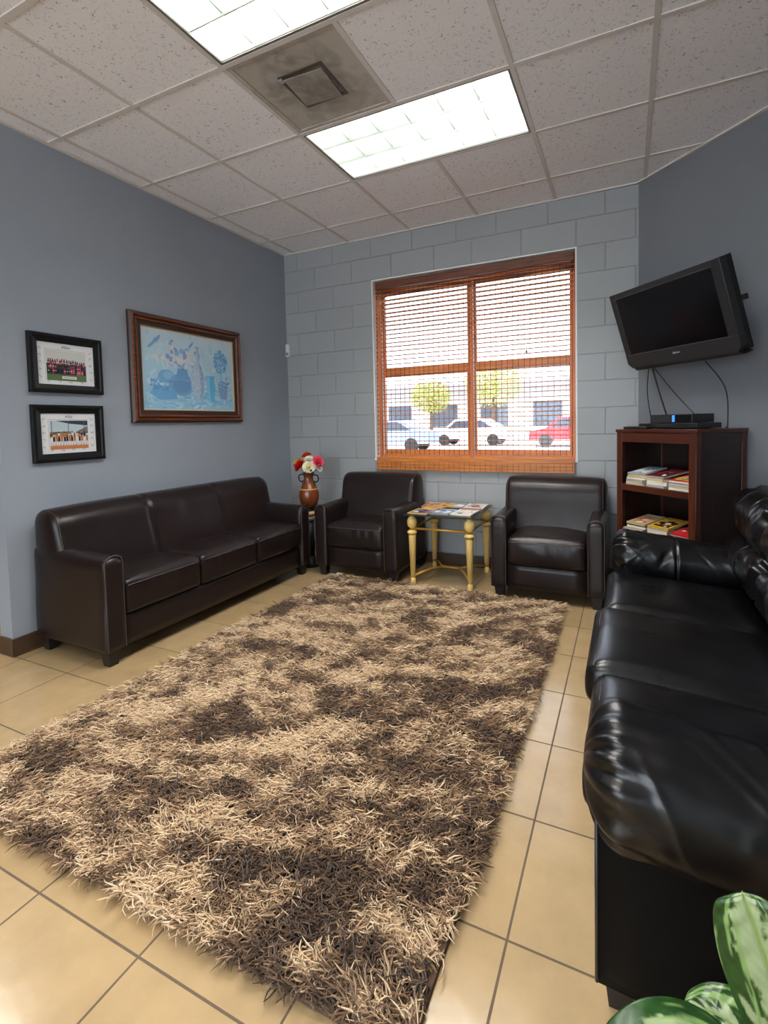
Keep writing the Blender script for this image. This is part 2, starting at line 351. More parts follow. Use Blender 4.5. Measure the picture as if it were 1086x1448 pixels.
def vnoise(x, y, seed=0):
    """smooth value noise, vectorised"""
    x = np.asarray(x, float); y = np.asarray(y, float)
    xi = np.floor(x).astype(np.int64); yi = np.floor(y).astype(np.int64); fx = x - xi; fy = y - yi
    fx = fx * fx * (3 - 2 * fx); fy = fy * fy * (3 - 2 * fy)
    def h(a, b):
        n = (a * 374761393 + b * 668265263 + seed * 1442695041) & 0xffffffff
        n = ((n ^ (n >> 13)) * 1274126177) & 0xffffffff; return ((n ^ (n >> 16)) & 0xffff) / 65535.0
    return (h(xi, yi) * (1 - fx) + h(xi + 1, yi) * fx) * (1 - fy) + (h(xi, yi + 1) * (1 - fx) + h(xi + 1, yi + 1) * fx) * fy
def fbm(x, y, seed=0, o=4):
    return sum(vnoise(x * 2 ** k, y * 2 ** k, seed + k) / 2 ** k for k in range(o)) / sum(1 / 2 ** k for k in range(o))

class Paint:
    """flat print: coloured polygons laid on one picture sheet, local X right, Z up, facing -Y"""
    def __init__(s): s.V = []; s.F = []; s.Cc = []; s.k = 0
    def poly(s, pts, col):
        s.k += 1; b = len(s.V); y = -s.k * 4e-6
        for p in pts: s.V.append((p[0], y, p[1])); s.Cc.append(col[:3])
        s.F.append(tuple(range(b, b + len(pts)))); return s
    def rect(s, x0, x1, z0, z1, col): return s.poly([(x0, z0), (x1, z0), (x1, z1), (x0, z1)], col)
    def ell(s, x, z, a, b, col, n=14, rot=0):
        c, q = math.cos(rot), math.sin(rot)
        return s.poly([(x + a * math.cos(t) * c - b * math.sin(t) * q, z + a * math.cos(t) * q + b * math.sin(t) * c) for t in [2 * PI * i / n for i in range(n)]], col)
    def line(s, pts, wd, col):
        for (x0, z0), (x1, z1) in zip(pts, pts[1:]):
            d = math.hypot(x1 - x0, z1 - z0) or 1e-6; nx, nz = -(z1 - z0) / d * wd / 2, (x1 - x0) / d * wd / 2
            s.poly([(x0 + nx, z0 + nz), (x0 - nx, z0 - nz), (x1 - nx, z1 - nz), (x1 + nx, z1 + nz)], col)
        return s
    def text(s, body, x, z, size, col, align='CENTER', italic=0):
        cu = bpy.data.curves.new('lettering', 'FONT'); cu.body = body; cu.size = size; cu.align_x = align; cu.shear = italic
        ob = bpy.data.objects.new('lettering', cu); me = bpy.data.meshes.new_from_object(ob)
        s.k += 1; b = len(s.V); y = -s.k * 4e-6
        for v in me.vertices: s.V.append((x + v.co.x, y, z + v.co.y)); s.Cc.append(col[:3])
        for f in me.polygons: s.F.append(tuple(b + i for i in f.vertices))
        bpy.data.objects.remove(ob); bpy.data.curves.remove(cu); bpy.data.meshes.remove(me); return s
    def build(s, name, parent=None, loc=(0, 0, 0), rot=(0, 0, 0)):
        me = bpy.data.meshes.new(name); me.from_pydata(s.V, [], s.F); me.update()
        a = me.color_attributes.new('Col', 'FLOAT_COLOR', 'POINT')
        for i, c in enumerate(s.Cc): a.data[i].color = (*c, 1)
        me.materials.append(M_PRINT); return link(name, me, parent, loc, rot)

# ------------------------------------------------------------------ the room
WX0, WX1, WZ0, WZ1 = .965, 2.725, .925, 2.545      # window opening in the back wall
struct(MB().box(-3.2, 4.2, -8, .2, -.1, 0, M_FLOOR).build('floor'))
b = MB()
b.box(-.3, WX0, 0, .2, 0, ZC + .3, M_BLOCK).box(WX1, 3.4, 0, .2, 0, ZC + .3, M_BLOCK).box(WX0, WX1, 0, .2, 0, WZ0 - .02, M_BLOCK).box(WX0, WX1, 0, .2, WZ1, ZC + .3, M_BLOCK)
struct(b.build('wall_back'))
struct(MB().box(-.115, 0, -2.54, 0, 0, ZC + .3, M_WALL).build('wall_left'))
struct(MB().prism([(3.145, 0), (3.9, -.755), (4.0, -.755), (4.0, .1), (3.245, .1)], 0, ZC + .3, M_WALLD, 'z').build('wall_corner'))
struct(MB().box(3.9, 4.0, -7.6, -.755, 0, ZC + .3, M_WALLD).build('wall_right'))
struct(MB().box(-3.2, -3.1, -7.6, .2, 0, ZC + .3, M_WALLX).build('wall_far_left'))
b = MB()   # front of the waiting room, behind the camera: unseen, its glazed shop front added to let in daylight
b.box(-3.2, .2, -7.6, -7.5, 0, ZC + .3, M_WALLX).box(3.6, 4.0, -7.6, -7.5, 0, ZC + .3, M_WALLX)
b.box(-3.2, 4, -7.6, -7.5, 2.84, ZC + .3, M_WALLX).box(-3.2, 4, -7.6, -7.5, 0, .12, M_WALLX)
struct(b.build('wall_front'))
struct(MB().box(-3.2, -.115, -.6, -.5, 0, ZC + .3, M_WALLX).build('wall_hallway'))
struct(MB().box(-3.3, 4.1, -7.7, .3, ZC + .3, ZC + .4, M_WALLX).build('roof'))  # unseen slab above the ceiling, added to keep daylight from leaking in
for k, (x0, x1) in enumerate(((.2, 3.6),)):
    g = struct(MB().box(x0, x1, -7.555, -7.545, .12, 2.84, M_PANE).build('window_%d' % (k + 2)))  # unseen shop front glazing, added so daylight fills the room
    f = MB()
    for x in (x0 + .03, (x0 + x1) / 2, x1 - .03): f.box(x - .03, x + .03, -7.58, -7.52, .12, 2.84, M_SILVER)
    f.box(x0, x1, -7.58, -7.52, .12, .18, M_SILVER).box(x0, x1, -7.58, -7.52, 2.78, 2.84, M_SILVER)
    f.build('window_frame', g)
# baseboards
struct(MB().box(.0, .012, -2.55, 0, 0, .10, M_BASE, .004).box(-.115, .012, -2.552, -2.54, 0, .10, M_BASE, .004).box(0, .02, -2.55, 0, 0, .012, M_BASE).build('baseboard_left'))
struct(MB().box(.012, 3.14, -.012, 0, 0, .10, M_BASE, .004).build('baseboard_back'))
Mr = Matrix.Translation((3.145, 0, 0)) @ Matrix.Rotation(-PI / 4, 4, 'Z')
struct(MB().box(0, 1.06, -.012, 0, 0, .10, M_BASE, .004, M=Mr).build('baseboard_corner'))
struct(MB().box(3.888, 3.9, -7.5, -.77, 0, .10, M_BASE, .004).build('baseboard_right'))

# dropped ceiling: panels with openings for the light fixtures and the air diffuser
T = .6096; GX0 = .137; GY0 = -2.2055
XS = [GX0 + i * T for i in range(-6, 8)]; YS = [GY0 + j * T for j in range(-9, 5)]
CX = [-3.2] + [x for x in XS if -3.1 < x < 3.95] + [4.0]; CY = [-7.6] + [y for y in YS if -7.55 < y < -.05] + [0.0]
HOLE_FIX = [(2, -1), (2, 1), (2, -4), (2, -6), (-3, -1)]       # (column, row) of each 2 x 1 cell fixture
def hole(xc, yc):
    i = math.floor((xc - GX0) / T); j = math.floor((yc - GY0) / T)
    if (i, j) == (2, 0): return True
    return any(i in (a, a + 1) and j == r for a, r in HOLE_FIX)
b = MB()
for x0, x1 in zip(CX, CX[1:]):
    for y0, y1 in zip(CY, CY[1:]):
        if not hole((x0 + x1) / 2, (y0 + y1) / 2): b.poly([(x0, y0, ZC), (x0, y1, ZC), (x1, y1, ZC), (x1, y0, ZC)], M_CEIL)
struct(b.build('ceiling'))
b = MB(); hw = .012
def spans(vals, lo, hi): return vals
for x in CX[1:-1]:
    y0 = CY[0]
    for y0, y1 in zip(CY, CY[1:]):
        e = .02
        if not (hole(x - e, (y0 + y1) / 2) and hole(x + e, (y0 + y1) / 2) and any(abs(x - (GX0 + (a + 1) * T)) < .01 and math.floor(((y0 + y1) / 2 - GY0) / T) == r for a, r in HOLE_FIX)):
            b.box(x - hw, x + hw, y0, y1, ZC - .006, ZC + .012, M_TBAR)
for y in CY[1:-1]: b.box(CX[0], CX[-1], y - hw, y + hw, ZC - .0061, ZC + .0119, M_TBAR)
struct(b.build('trim_1'))
b = MB().box(0, .022, -2.54, 0, ZC - .012, ZC - .001, M_TBAR).box(.022, 3.145, -.022, 0, ZC - .012, ZC - .001, M_TBAR).box(0, 1.06, -.022, 0, ZC - .012, ZC - .001, M_TBAR, M=Mr)
struct(b.build('trim_2'))

# ------------------------------------------------------------------ window with wooden sashes
win = struct(MB().box(WX0, WX0 + .012, 0, .2, WZ0, WZ1, M_JAMB).box(WX1 - .012, WX1, 0, .2, WZ0, WZ1, M_JAMB).box(WX0 + .012, WX1 - .012, 0, .2, WZ1 - .012, WZ1, M_JAMB).build('window_1'))
MB().box(WX0 - .005, WX1 + .005, -.008, .2, WZ0 - .02, WZ0, M_JAMB, .003).build('window_sill', win)
FX0, FX1, FZ0, FZ1 = WX0 + .012, WX1 - .012, WZ0, WZ1 - .012
XM = 1.862
b = MB().box(FX0, FX0 + .032, .08, .16, FZ0, FZ1, M_ORANGE, .003).box(FX1 - .032, FX1, .08, .16, FZ0, FZ1, M_ORANGE, .003).box(XM - .018, XM + .018, .08, .16, FZ0, FZ1, M_ORANGE, .003)
b.box(FX0 + .032, XM - .018, .08, .16, FZ1 - .05, FZ1, M_ORANGEX, .003).box(XM + .018, FX1 - .032, .08, .16, FZ1 - .05, FZ1, M_ORANGEX, .003).box(FX0 + .032, XM - .018, .08, .16, FZ0, FZ0 + .02, M_ORANGEX).box(XM + .018, FX1 - .032, .08, .16, FZ0, FZ0 + .02, M_ORANGEX)
b.build('window_frame', win)
b = MB()
for x in (FX0 + .037, XM + .022): b.box(x, x + .008, .078, .09, FZ0 + .02, FZ1 - .05, M_JAMB)
b.build('sash_track', win)
for (x0, x1) in ((FX0 + .032, XM - .018), (XM + .018, FX1 - .032)):
    for z0, z1, yy in ((FZ0 + .02, 1.745, .098), (1.672, FZ1 - .05, .128)):
        s = MB(); t = .022
        s.box(x0, x0 + t, yy, yy + .028, z0, z1, M_ORANGE, .002).box(x1 - t, x1, yy, yy + .028, z0, z1, M_ORANGE, .002)
        s.box(x0 + t, x1 - t, yy, yy + .028, z0, z0 + .05, M_ORANGEX, .002).box(x0 + t, x1 - t, yy, yy + .028, z1 - .062, z1, M_ORANGEX, .002)
        so = s.build('window_sash', win)
        MB().box(x0 + t, x1 - t, yy + .012, yy + .016, z0 + .05, z1 - .062, M_TINT).build('window_pane', so)

# woven bamboo roman shade, hung from the reveal and falling in front of the sill
def shy(z): return -.026 + (z - .82) / (2.50 - .82) * .05
sh = thing('roman_shade', 'woven bamboo roman shade lowered over the double wooden window', 'window shade', (1.842, 0, .82))
SX0, SX1 = .998, 2.703
def L_(p): return (p[0] - 1.842, p[1], p[2] - .82)
z = .965; V = []
b = MB()
while z < 2.43:
    k = min(1, max(0, (z - 1.55) / .8))
    h = .0075 + .010 * k ** 1.5 + random.uniform(-.0007, .0007); sl = random.uniform(-.004, .004)
    y = shy(z)
    p = [L_((SX0, y - .002, z - h / 2 - sl)), L_((SX1, y - .002, z - h / 2 + sl)), L_((SX1, y - .002, z + h / 2 + sl)), L_((SX0, y - .002, z + h / 2 - sl))]
    # flat reed with real thickness
    q = [(a, c + .004, d) for a, c, d in p]
    vs1 = [b.bm.verts.new(v) for v in p]; vs2 = [b.bm.verts.new(v) for v in q]
    fs = [b.bm.faces.new(vs1), b.bm.faces.new(vs2[::-1])] + [b.bm.faces.new((vs1[(i + 1) % 4], vs1[i], vs2[i], vs2[(i + 1) % 4])) for i in range(4)]
    b._paint(fs, M_REED)
    z += .0385
b.build('reeds', sh)
b = MB(); n = 38
for i in range(n):
    x = SX0 + .012 + i * (SX1 - SX0 - .024) / (n - 1) + random.uniform(-.002, .002)
    for z0, z1 in ((.96, 2.44),):
        p = [L_((x, shy(z) - .003, z)) for z in (z0, 1.5, z1)]
        b.tube(p, .0021, M_THREAD, 4)
b.build('warp_threads', sh)
b = MB().box(SX0 - .004 - 1.842, SX1 + .004 - 1.842, -.036, -.018, 0, .078, M_HEM, .003).box(SX0 - .004 - 1.842, SX1 + .004 - 1.842, -.030, -.012, .078, .112, M_HEM, .003)
for i in range(n):
    x = SX0 + .012 + i * (SX1 - SX0 - .024) / (n - 1) - 1.842
    b.box(x - .0011, x + .0011, -.0375, -.0355, .002, .077, M_THREAD)
for zz in (.026, .052): b.box(SX0 - 1.842, SX1 - 1.842, -.0372, -.0355, zz, zz + .0018, M_THREAD)
b.build('folded_hem', sh)
b = MB().box(SX0 - 1.842, SX1 - 1.842, .012, .05, 1.635, 1.70, M_HEAD, .004)
for k in range(6):   # gathered folds sagging below the headrail
    xs = np.linspace(SX0, SX1, 40); zz = 1.634 - k * .012 - .014 * np.abs(np.sin((xs - SX0) * (2.4 + .3 * k) + k)) 
    b.tube([(x - 1.842, .018 + .004 * math.sin(x * 9 + k), zq) for x, zq in zip(xs, zz)], .0042, M_HEAD, 5)
b.build('headrail_valance', sh)
MB().tube([L_((2.345, .0, 1.835)), L_((2.345, -.002, 1.80))], .0015, M_THREAD, 5).lathe([(.004, 0), (.009, .008), (.009, .016), (.003, .026)], M_REED, L_((2.345, -.002, 1.775)), 10).build('cord_pull', sh)

# ------------------------------------------------------------------ outside the window
def outdoor_car(name, label, x, y, rz, paint, L=4.1):
    t = thing(name, label, 'car', (x, y, 0), rz, 'cars parked outside')
    b = MB(); W2 = .82
    prof = [(-L / 2, .35), (-L / 2 + .05, .72), (-L / 2 + .75, .86), (-L / 2 + 1.35, 1.36), (L / 2 - 1.25, 1.38), (L / 2 - .45, .92), (L / 2, .82), (L / 2, .35)]
    b.prism(prof, -W2, W2, paint, 'y'); b.build('body', t)
    b = MB().prism([(-L / 2 + .95, .9), (-L / 2 + 1.42, 1.29), (L / 2 - 1.35, 1.3), (L / 2 - .75, .93)], -W2 - .005, W2 + .005, M_DARKWIN, 'y'); b.build('side_windows', t)
    for sx in (-1, 1):
        for sy in (-1, 1):
            bb = MB().lathe([(.28, 0), (.31, .03), (.31, .17), (.28, .2)], M_CABLE, (0, 0, -.1), 18)
            bb.build('wheel', t, (sx * (L / 2 - .75), sy * (W2 - .08), .31), (PI / 2, 0, 0))
    return t
struct(MB().box(-30, 30, .21, 60, -.12, -.02, M_ASPH).build('ground_outside'))
outdoor_car('parked_car', 'red car parked outside, seen through the right sash', .9, 20.2, .1, pm('red_car_paint', srgb(200, 40, 50), .3))
outdoor_car('parked_car', 'pale blue car parked outside, seen through the left sash', -6.6, 16.0, .05, pm('blue_car_paint', srgb(140, 160, 200), .3))
outdoor_car('parked_car', 'white car parked outside behind the window mullion', -4.4, 21.5, 0, pm('white_car_paint', srgb(225, 225, 230), .3))
t = thing('shop_building', 'long pale building across the parking lot outside', 'building', (-8, 32, 0))
MB().box(-16, 20, 0, 8, 0, 3.6, M_BUILD).build('wall', t)
MB().box(-16.3, 20.3, -.8, 8.3, 3.6, 4.1, M_BROOF).build('roof', t)
for i in range(9): MB().box(-14 + i * 3.8, -12 + i * 3.8, -.05, .0, .9, 2.6, M_DARKWIN).build('window', t)
for i in range(6): MB().box(8.5 + i * 1.6, 8.8 + i * 1.6, -.75, -.5, 0, 3.6, pm('rust_post_paint', srgb(170, 110, 90), .7)).build('post', t)
def outdoor_tree(label, x, y, h, r, seed):
    t = thing('shade_tree', label, 'tree', (x, y, 0), 0, 'trees outside the window')
    MB().lathe([(.16, 0), (.11, h * .5), (.06, h * .8)], pm('tree_bark', srgb(110, 90, 75), .9), n=10).build('trunk', t)
    rs = np.random.default_rng(seed); n = 1500
    d = rs.normal(size=(n, 3)); d /= np.linalg.norm(d, axis=1)[:, None]; P = d * (rs.random((n, 1)) ** .4) * np.array([r, r, r * .8]) + np.array([0, 0, h])
    a = rs.normal(size=(n, 3)); a /= np.linalg.norm(a, axis=1)[:, None]; bq = np.cross(a, rs.normal(size=(n, 3))); bq /= np.linalg.norm(bq, axis=1)[:, None]
    s = .12; V = np.stack([P - a * s, P + bq * s * .5, P + a * s, P - bq * s * .5], 1).reshape(-1, 3)
    npmesh('crown', V, np.arange(4 * n).reshape(n, 4), pm('yellow_green_foliage', srgb(176, 176, 96), .7), t)
outdoor_tree('yellow green tree outside behind the left sash', -9.2, 28, 3.0, 1.5, 3)
outdoor_tree('yellow green tree outside behind the right sash', -4.6, 27, 3.6, 1.9, 4)

# ------------------------------------------------------------------ ceiling fixtures
def troffer(i, j, label, seen=True):
    x0 = GX0 + i * T; y0 = GY0 + j * T; xc = x0 + T; yc = y0 + T / 2; w2, d2 = T - .014, T / 2 - .014
    t = thing('ceiling_light', label, 'ceiling light', (xc, yc, ZC), 0, 'fluorescent ceiling lights')
    b = MB().box(-w2, w2, -d2, d2, .13, .14, M_REFL)
    b.prism([(-d2, .003), (-d2 + .012, .003), (-d2 + .07, .13), (-d2, .13)], -w2, w2, M_REFL, 'x').prism([(d2, .003), (d2, .13), (d2 - .07, .13), (d2 - .012, .003)], -w2, w2, M_REFL, 'x')
    b.box(-w2, -w2 + .006, -d2, d2, .003, .13, M_REFL).box(w2 - .006, w2, -d2, d2, .003, .13, M_REFL)
    b.build('housing', t)
    f = MB()
    f.box(-w2 - .004, w2 + .004, -d2 - .004, -d2 + .010, -.004, .004, M_GREYB).box(-w2 - .004, w2 + .004, d2 - .010, d2 + .004, -.004, .004, M_GREYB).box(-w2 - .004, -w2 + .010, -d2 + .01, d2 - .01, -.004, .004, M_GREYB).box(w2 - .010, w2 + .004, -d2 + .01, d2 - .01, -.004, .004, M_GREYB)
    f.build('frame', t)
    for k in (-.19, 0, .19):
        bb = MB(); bb.tube([(-w2 + .03, k, .095), (w2 - .03, k, .095)], .019, M_TUBE, 12); bb.build('fluorescent_tube', t)
    l = MB()
    for k in (-.095, .095): l.prism([(k - .003, .006), (k + .003, .006), (k + .03, .07), (k - .03, .07)], -w2 + .01, w2 - .01, M_LOUV, 'x')
    for q in range(1, 6):
        x = -w2 + q * 2 * w2 / 6; l.prism([(x - .002, .012), (x + .002, .012), (x + .012, .07), (x - .012, .07)], -d2 + .02, d2 - .02, M_LOUV, 'y')
    l.build('louver', t)
    ld = bpy.data.lights.new('fixture_light', 'AREA'); ld.shape = 'RECTANGLE'; ld.size = 2 * w2 - .03; ld.size_y = 2 * d2 - .03; ld.energy = TROFFER_W; ld.color = (1, .975, .94); ld.spread = math.radians(118)
    lo = bpy.data.objects.new('fixture_light', ld); C.objects.link(lo); lo.parent = t; lo.location = (0, 0, .005)
    return t
FIXL = ['fluorescent ceiling light nearest the camera, cut off by the top edge', 'fluorescent ceiling light nearer the window']
for k, (i, j) in enumerate(HOLE_FIX):
    troffer(i, j, FIXL[k] if k < 2 else 'unseen fluorescent ceiling light added to brighten the waiting room')  # fixtures past the first pair are unseen, added for more light

t = thing('air_diffuser', 'dusty grey perforated air diffuser between the two ceiling lights', 'air vent', (GX0 + 2.5 * T, GY0 + T / 2, ZC))
q = T / 2 - .012
MD = diffuser_mat(); MDK = pm('painted_gap_shade', srgb(82, 76, 70), .7, var=.15, vscale=20)  # MDK: dark tone painted for the shaded gap round the plate
b = MB().box(-q, q, -q, q, .004, .012, MD)
b.build('perforated_panel', t)
b = MB()
for s in (-1, 1): b.box(-q, q, s * q - .02 * (s > 0), s * q + .02 * (s < 0), -.002, .004, MD).box(s * q - .02 * (s > 0), s * q + .02 * (s < 0), -q + .02, q - .02, -.002, .004, MD)
b.build('frame', t)
p = MB().box(-.105, .105, -.105, .105, -.010, -.005, MD, .002); p.build('deflector_plate', t, rot=(0, 0, .06))
b = MB()
for s in (-1, 1): b.box(-.125, .125, s * .117 - .008, s * .117 + .008, .000, .004, MDK).box(s * .117 - .008, s * .117 + .008, -.109, .109, .000, .004, MDK)
b.build('gap_shade_ring', t)  # flat dark ring standing in for the shaded gap around the deflector plate
MB().box(-.118, -.100, -.125, -.100, -.014, -.004, M_SILVER, .002).build('latch', t)

# ------------------------------------------------------------------ brown leather sofa and armchairs
def leather_mesh(name, sx, sy, sz, r, n, fn, mat, parent, loc=(0, 0, 0)):
    P, Fq, U = rounded(sx, sy, sz, r, n); P = fn(P, U) if fn else P
    return npmesh(name, P, Fq, mat, parent, True, loc=loc)
def lounge(root, W, D, nseat, seed):
    rs = np.random.default_rng(seed); aw = .115
    x1 = W / 2 - aw
    leather_mesh('base', 2 * x1 + .01, D - .06, .175, .012, (nseat * 6, 6, 4), None, M_LEATH, root, (0, -.01, .1675))
    for s in (-1, 1):
        def arm(P, U):
            P = P.copy(); top = np.clip((P[:, 2] - .12) / .14, 0, 1)
            P[:, 2] += .014 * (1 - U[:, 0] ** 2) * (U[:, 2] > .9)           # crowned top
            P[:, 2] += .018 * top * (-U[:, 1] * -.5 + .0)                   # rises a little to the rear
            P[:, 0] += s * .004 * np.sin(U[:, 2] * 2.5 + U[:, 1] * 3) * (np.abs(U[:, 0]) > .9)
            return P
        a = leather_mesh('armrest', aw, D - .02, .495, .022, (8, 18, 14), arm, M_LEATH, root, (s * (W / 2 - aw / 2), -.01, .3275))
        xo, xi = s * (W / 2 - .008), s * (W / 2 - aw + .008); yf = -D / 2 + .004; e = .014
        pts = [(xi, yf, .09)] + [(xi, yf, z) for z in np.linspace(.1, .55, 6)] + [(xi + s * e * .5, yf, .572), (xi + s * e * 1.8, yf, .584), ((xi + xo) / 2, yf, .589), (xo - s * e * 1.8, yf, .584), (xo - s * e * .5, yf, .572)] + [(xo, yf, z) for z in np.linspace(.55, .09, 6)]
        pts = [(x - s * W / 2 + s * aw / 2, y + .01, z - .3275) for x, y, z in pts]
        MB().tube(pts, .0035, M_PIPE, 6).build('piping', a)
    # back: leaning front, rolled top
    Hb = .60; seams = [(-W / 2 + (k + 1) * W / nseat) for k in range(nseat - 1)]
    def back(P, U):
        P = P.copy(); zf = (U[:, 2] + 1) / 2; fr = np.clip((.10 - P[:, 1]) / .2, 0, 1)
        P[:, 1] -= fr * .15 * (1 - zf) ** 1.3
        P[:, 1] -= fr * .018 * np.sin(zf * PI) * np.sqrt(np.clip(1 - np.abs(U[:, 0]) ** 8, 0, 1))
        for sx in seams:
            g = np.exp(-((P[:, 0] - sx) / .012) ** 2); P[:, 1] += g * .011 * fr; P[:, 2] -= g * .006 * (U[:, 2] > .8)
        P[:, 2] += .012 * (1 - np.abs(U[:, 0]) ** 6) * (U[:, 2] > .6)
        wr = (vnoise(P[:, 0] * 9 + seed, P[:, 2] * 5, seed) - .5); P[:, 1] += wr * .006 * fr
        return P
    bk = leather_mesh('backrest', W - .01, .20, Hb, (.035, .085, .085), (34 * nseat, 14, 22), back, M_LEATH, root, (0, D / 2 - .115, .20 + Hb / 2))
    for s in (-1, 1):
        pts = []
        for zf in np.linspace(.55, 1, 12):
            z = (zf - .5) * Hb; y = -.1 - .15 * (1 - zf) ** 1.3
            if zf > .86: y += .085 * (1 - math.sqrt(max(0, 1 - ((zf - .86) / .14) ** 2)))
            pts.append((s * (W / 2 - .034), y - .004, z + .004))
        MB().tube(pts, .003, M_PIPE, 6).build('piping', bk)
    # seat cushions
    cw = 2 * x1 / nseat
    for k in range(nseat):
        xc = -x1 + cw * (k + .5)
        ph = rs.random() * 6
        def cush(P, U):
            P = P.copy(); dome = (1 - U[:, 0] ** 4) * (1 - np.clip(-U[:, 1], 0, 1) ** 6 * .9)
            top = U[:, 2] > .99
            P[:, 2] += np.where(U[:, 2] > 0, .026 * dome * np.clip(U[:, 2], 0, 1) ** 2, 0)
            front = np.clip(-U[:, 1], 0, 1) ** 8
            P[:, 1] -= front * .014 * (1 - U[:, 0] ** 4) * (1 - U[:, 2] ** 2)
            wv = np.sin(P[:, 0] * 55 + ph + 2.5 * np.sin(P[:, 0] * 17 + ph)) * .0035
            P[:, 1] += front * wv * np.exp(-((U[:, 2] - .45) / .35) ** 2)
            # gathered creases near the front corners
            corner = np.exp(-((1 - np.abs(U[:, 0])) / .12) ** 2) * front; P[:, 0] += corner * .004 * np.sin(U[:, 2] * 16)
            P[:, 2] += np.where(top, (vnoise(P[:, 0] * 7 + ph, P[:, 1] * 6 + seed, seed) - .5) * .012 * dome, 0)
            return P
        c = leather_mesh('seat_cushion', cw - .004, D - .24, .185, (.022, .028, .022), (26, 22, 12), cush, M_LEATH, root, (xc, -.115, .3425))
        yf = -(D - .24) / 2; xs = np.linspace(-cw / 2 + .015, cw / 2 - .015, 26)
        MB().tube([(x, yf + .002 - .010 * (1 - (x / cw * 2) ** 4) + .003 * math.sin(x * 55 + ph), .064 + .005 * (1 - (x / cw * 2) ** 4)) for x in xs], .004, M_PIPE, 6).build('piping', c)
    for sx in (-1, 1):
        for sy in (-1, 1):
            b = MB(); cx, cy = sx * (W / 2 - .055), sy * (D / 2 - .06); r0, r1 = .024, .034
            V = [b.bm.verts.new((cx + q[0] * r0, cy + q[1] * r0, 0)) for q in ((-1, -1), (1, -1), (1, 1), (-1, 1))] + [b.bm.verts.new((cx + q[0] * r1, cy + q[1] * r1, .086)) for q in ((-1, -1), (1, -1), (1, 1), (-1, 1))]
            fs = [b.bm.faces.new(V[:4][::-1]), b.bm.faces.new(V[4:])] + [b.bm.faces.new((V[i], V[(i + 1) % 4], V[4 + (i + 1) % 4], V[4 + i])) for i in range(4)]
            b._paint(fs, M_BLEG); b.build('leg', root)
    return root
sofa = thing('leather_sofa', 'dark brown leather three-seat sofa against the left wall', 'sofa', (.345, -1.545, 0), PI / 2)
lounge(sofa, 1.80, .64, 3, 3)
ch1 = thing('armchair', 'dark brown leather armchair beside the flower vase', 'armchair', (1.108, -.36, 0), 0, 'brown leather armchairs')
lounge(ch1, .745, .65, 1, 5)
ch2 = copy_tree(ch1); ch2.location = (2.578, -.36, 0); ch2['label'] = 'dark brown leather armchair beside the wooden bookcase'

# ------------------------------------------------------------------ side table with glass top
tb = thing('side_table', 'square side table with smoked glass top, cream turned legs and gold rails', 'table', (1.805, -.35, 0))
def rel(x, y, z): return (x - 1.805, y + .35, z)
legs = [(1.57, -.595), (2.03, -.595), (1.575, -.10), (2.045, -.115)]
legs = [(1.575, -.59), (2.03, -.59), (1.575, -.115), (2.03, -.115)]
for (x, y) in legs:
    b = MB(); c = rel(x, y, 0)
    b.lathe([(.018, 0), (.021, .004), (.021, .03), (.017, .045), (.015, .052)], M_CREAM, c, 20)
    b.lathe([(.017, .052), (.018, .060), (.017, .068)], M_GOLD, c, 20)
    b.lathe([(.0185, .068), (.029, .36), (.0295, .385)], M_CREAM, c, 48, flute=.06, nf=12)
    b.lathe([(.029, .384), (.030, .390)], M_GOLD, c, 20)
    b.lathe([(.029, .390), (.038, .398), (.038, .408), (.020, .422)], M_CREAM, c, 20)
    b.lathe([(.019, .421), (.017, .432), (.020, .438)], M_GOLD, c, 20)
    b.lathe([(.020, .437), (.033, .450), (.038, .472), (.037, .492), (.029, .512), (.018, .522), (.019, .535), (.018, .541)], M_CREAM, c, 24)
    b.build('leg', tb)
for (a, bq) in ((0, 1), (2, 3), (0, 2), (1, 3)):
    A, B = Vector(rel(*legs[a], .432)), Vector(rel(*legs[bq], .432)); d = (B - A).normalized()
    MB().tube([A + d * .015, B - d * .015], .0085, M_GOLD, 8).build('upper_rail', tb)
m1, m2 = Vector(rel(1.73, -.3525, .085)), Vector(rel(1.875, -.3525, .085))
MB().tube([m1, m2], .0085, M_GOLD, 8).build('lower_rail', tb)
for (k, mm) in ((0, m1), (2, m1), (1, m2), (3, m2)):
    A = Vector(rel(*legs[k], .062)); d = (mm - A); MB().tube([A + d * .05, A + d * .6 + Vector((0, 0, .012)), mm], .0085, M_GOLD, 8).build('lower_rail', tb)
b = MB().box(-.27, .255, -.30, .30, .541, .551, M_TGLASS)
b.build('glass_top', tb)
b = MB().box(-.272, .257, -.302, -.300, .5405, .5515, M_GEDGE).box(-.272, .257, .300, .302, .5405, .5515, M_GEDGE).box(-.272, -.27, -.3, .3, .5405, .5515, M_GEDGE).box(.255, .257, -.3, .3, .5405, .5515, M_GEDGE)
b.build('glass_edge', tb)

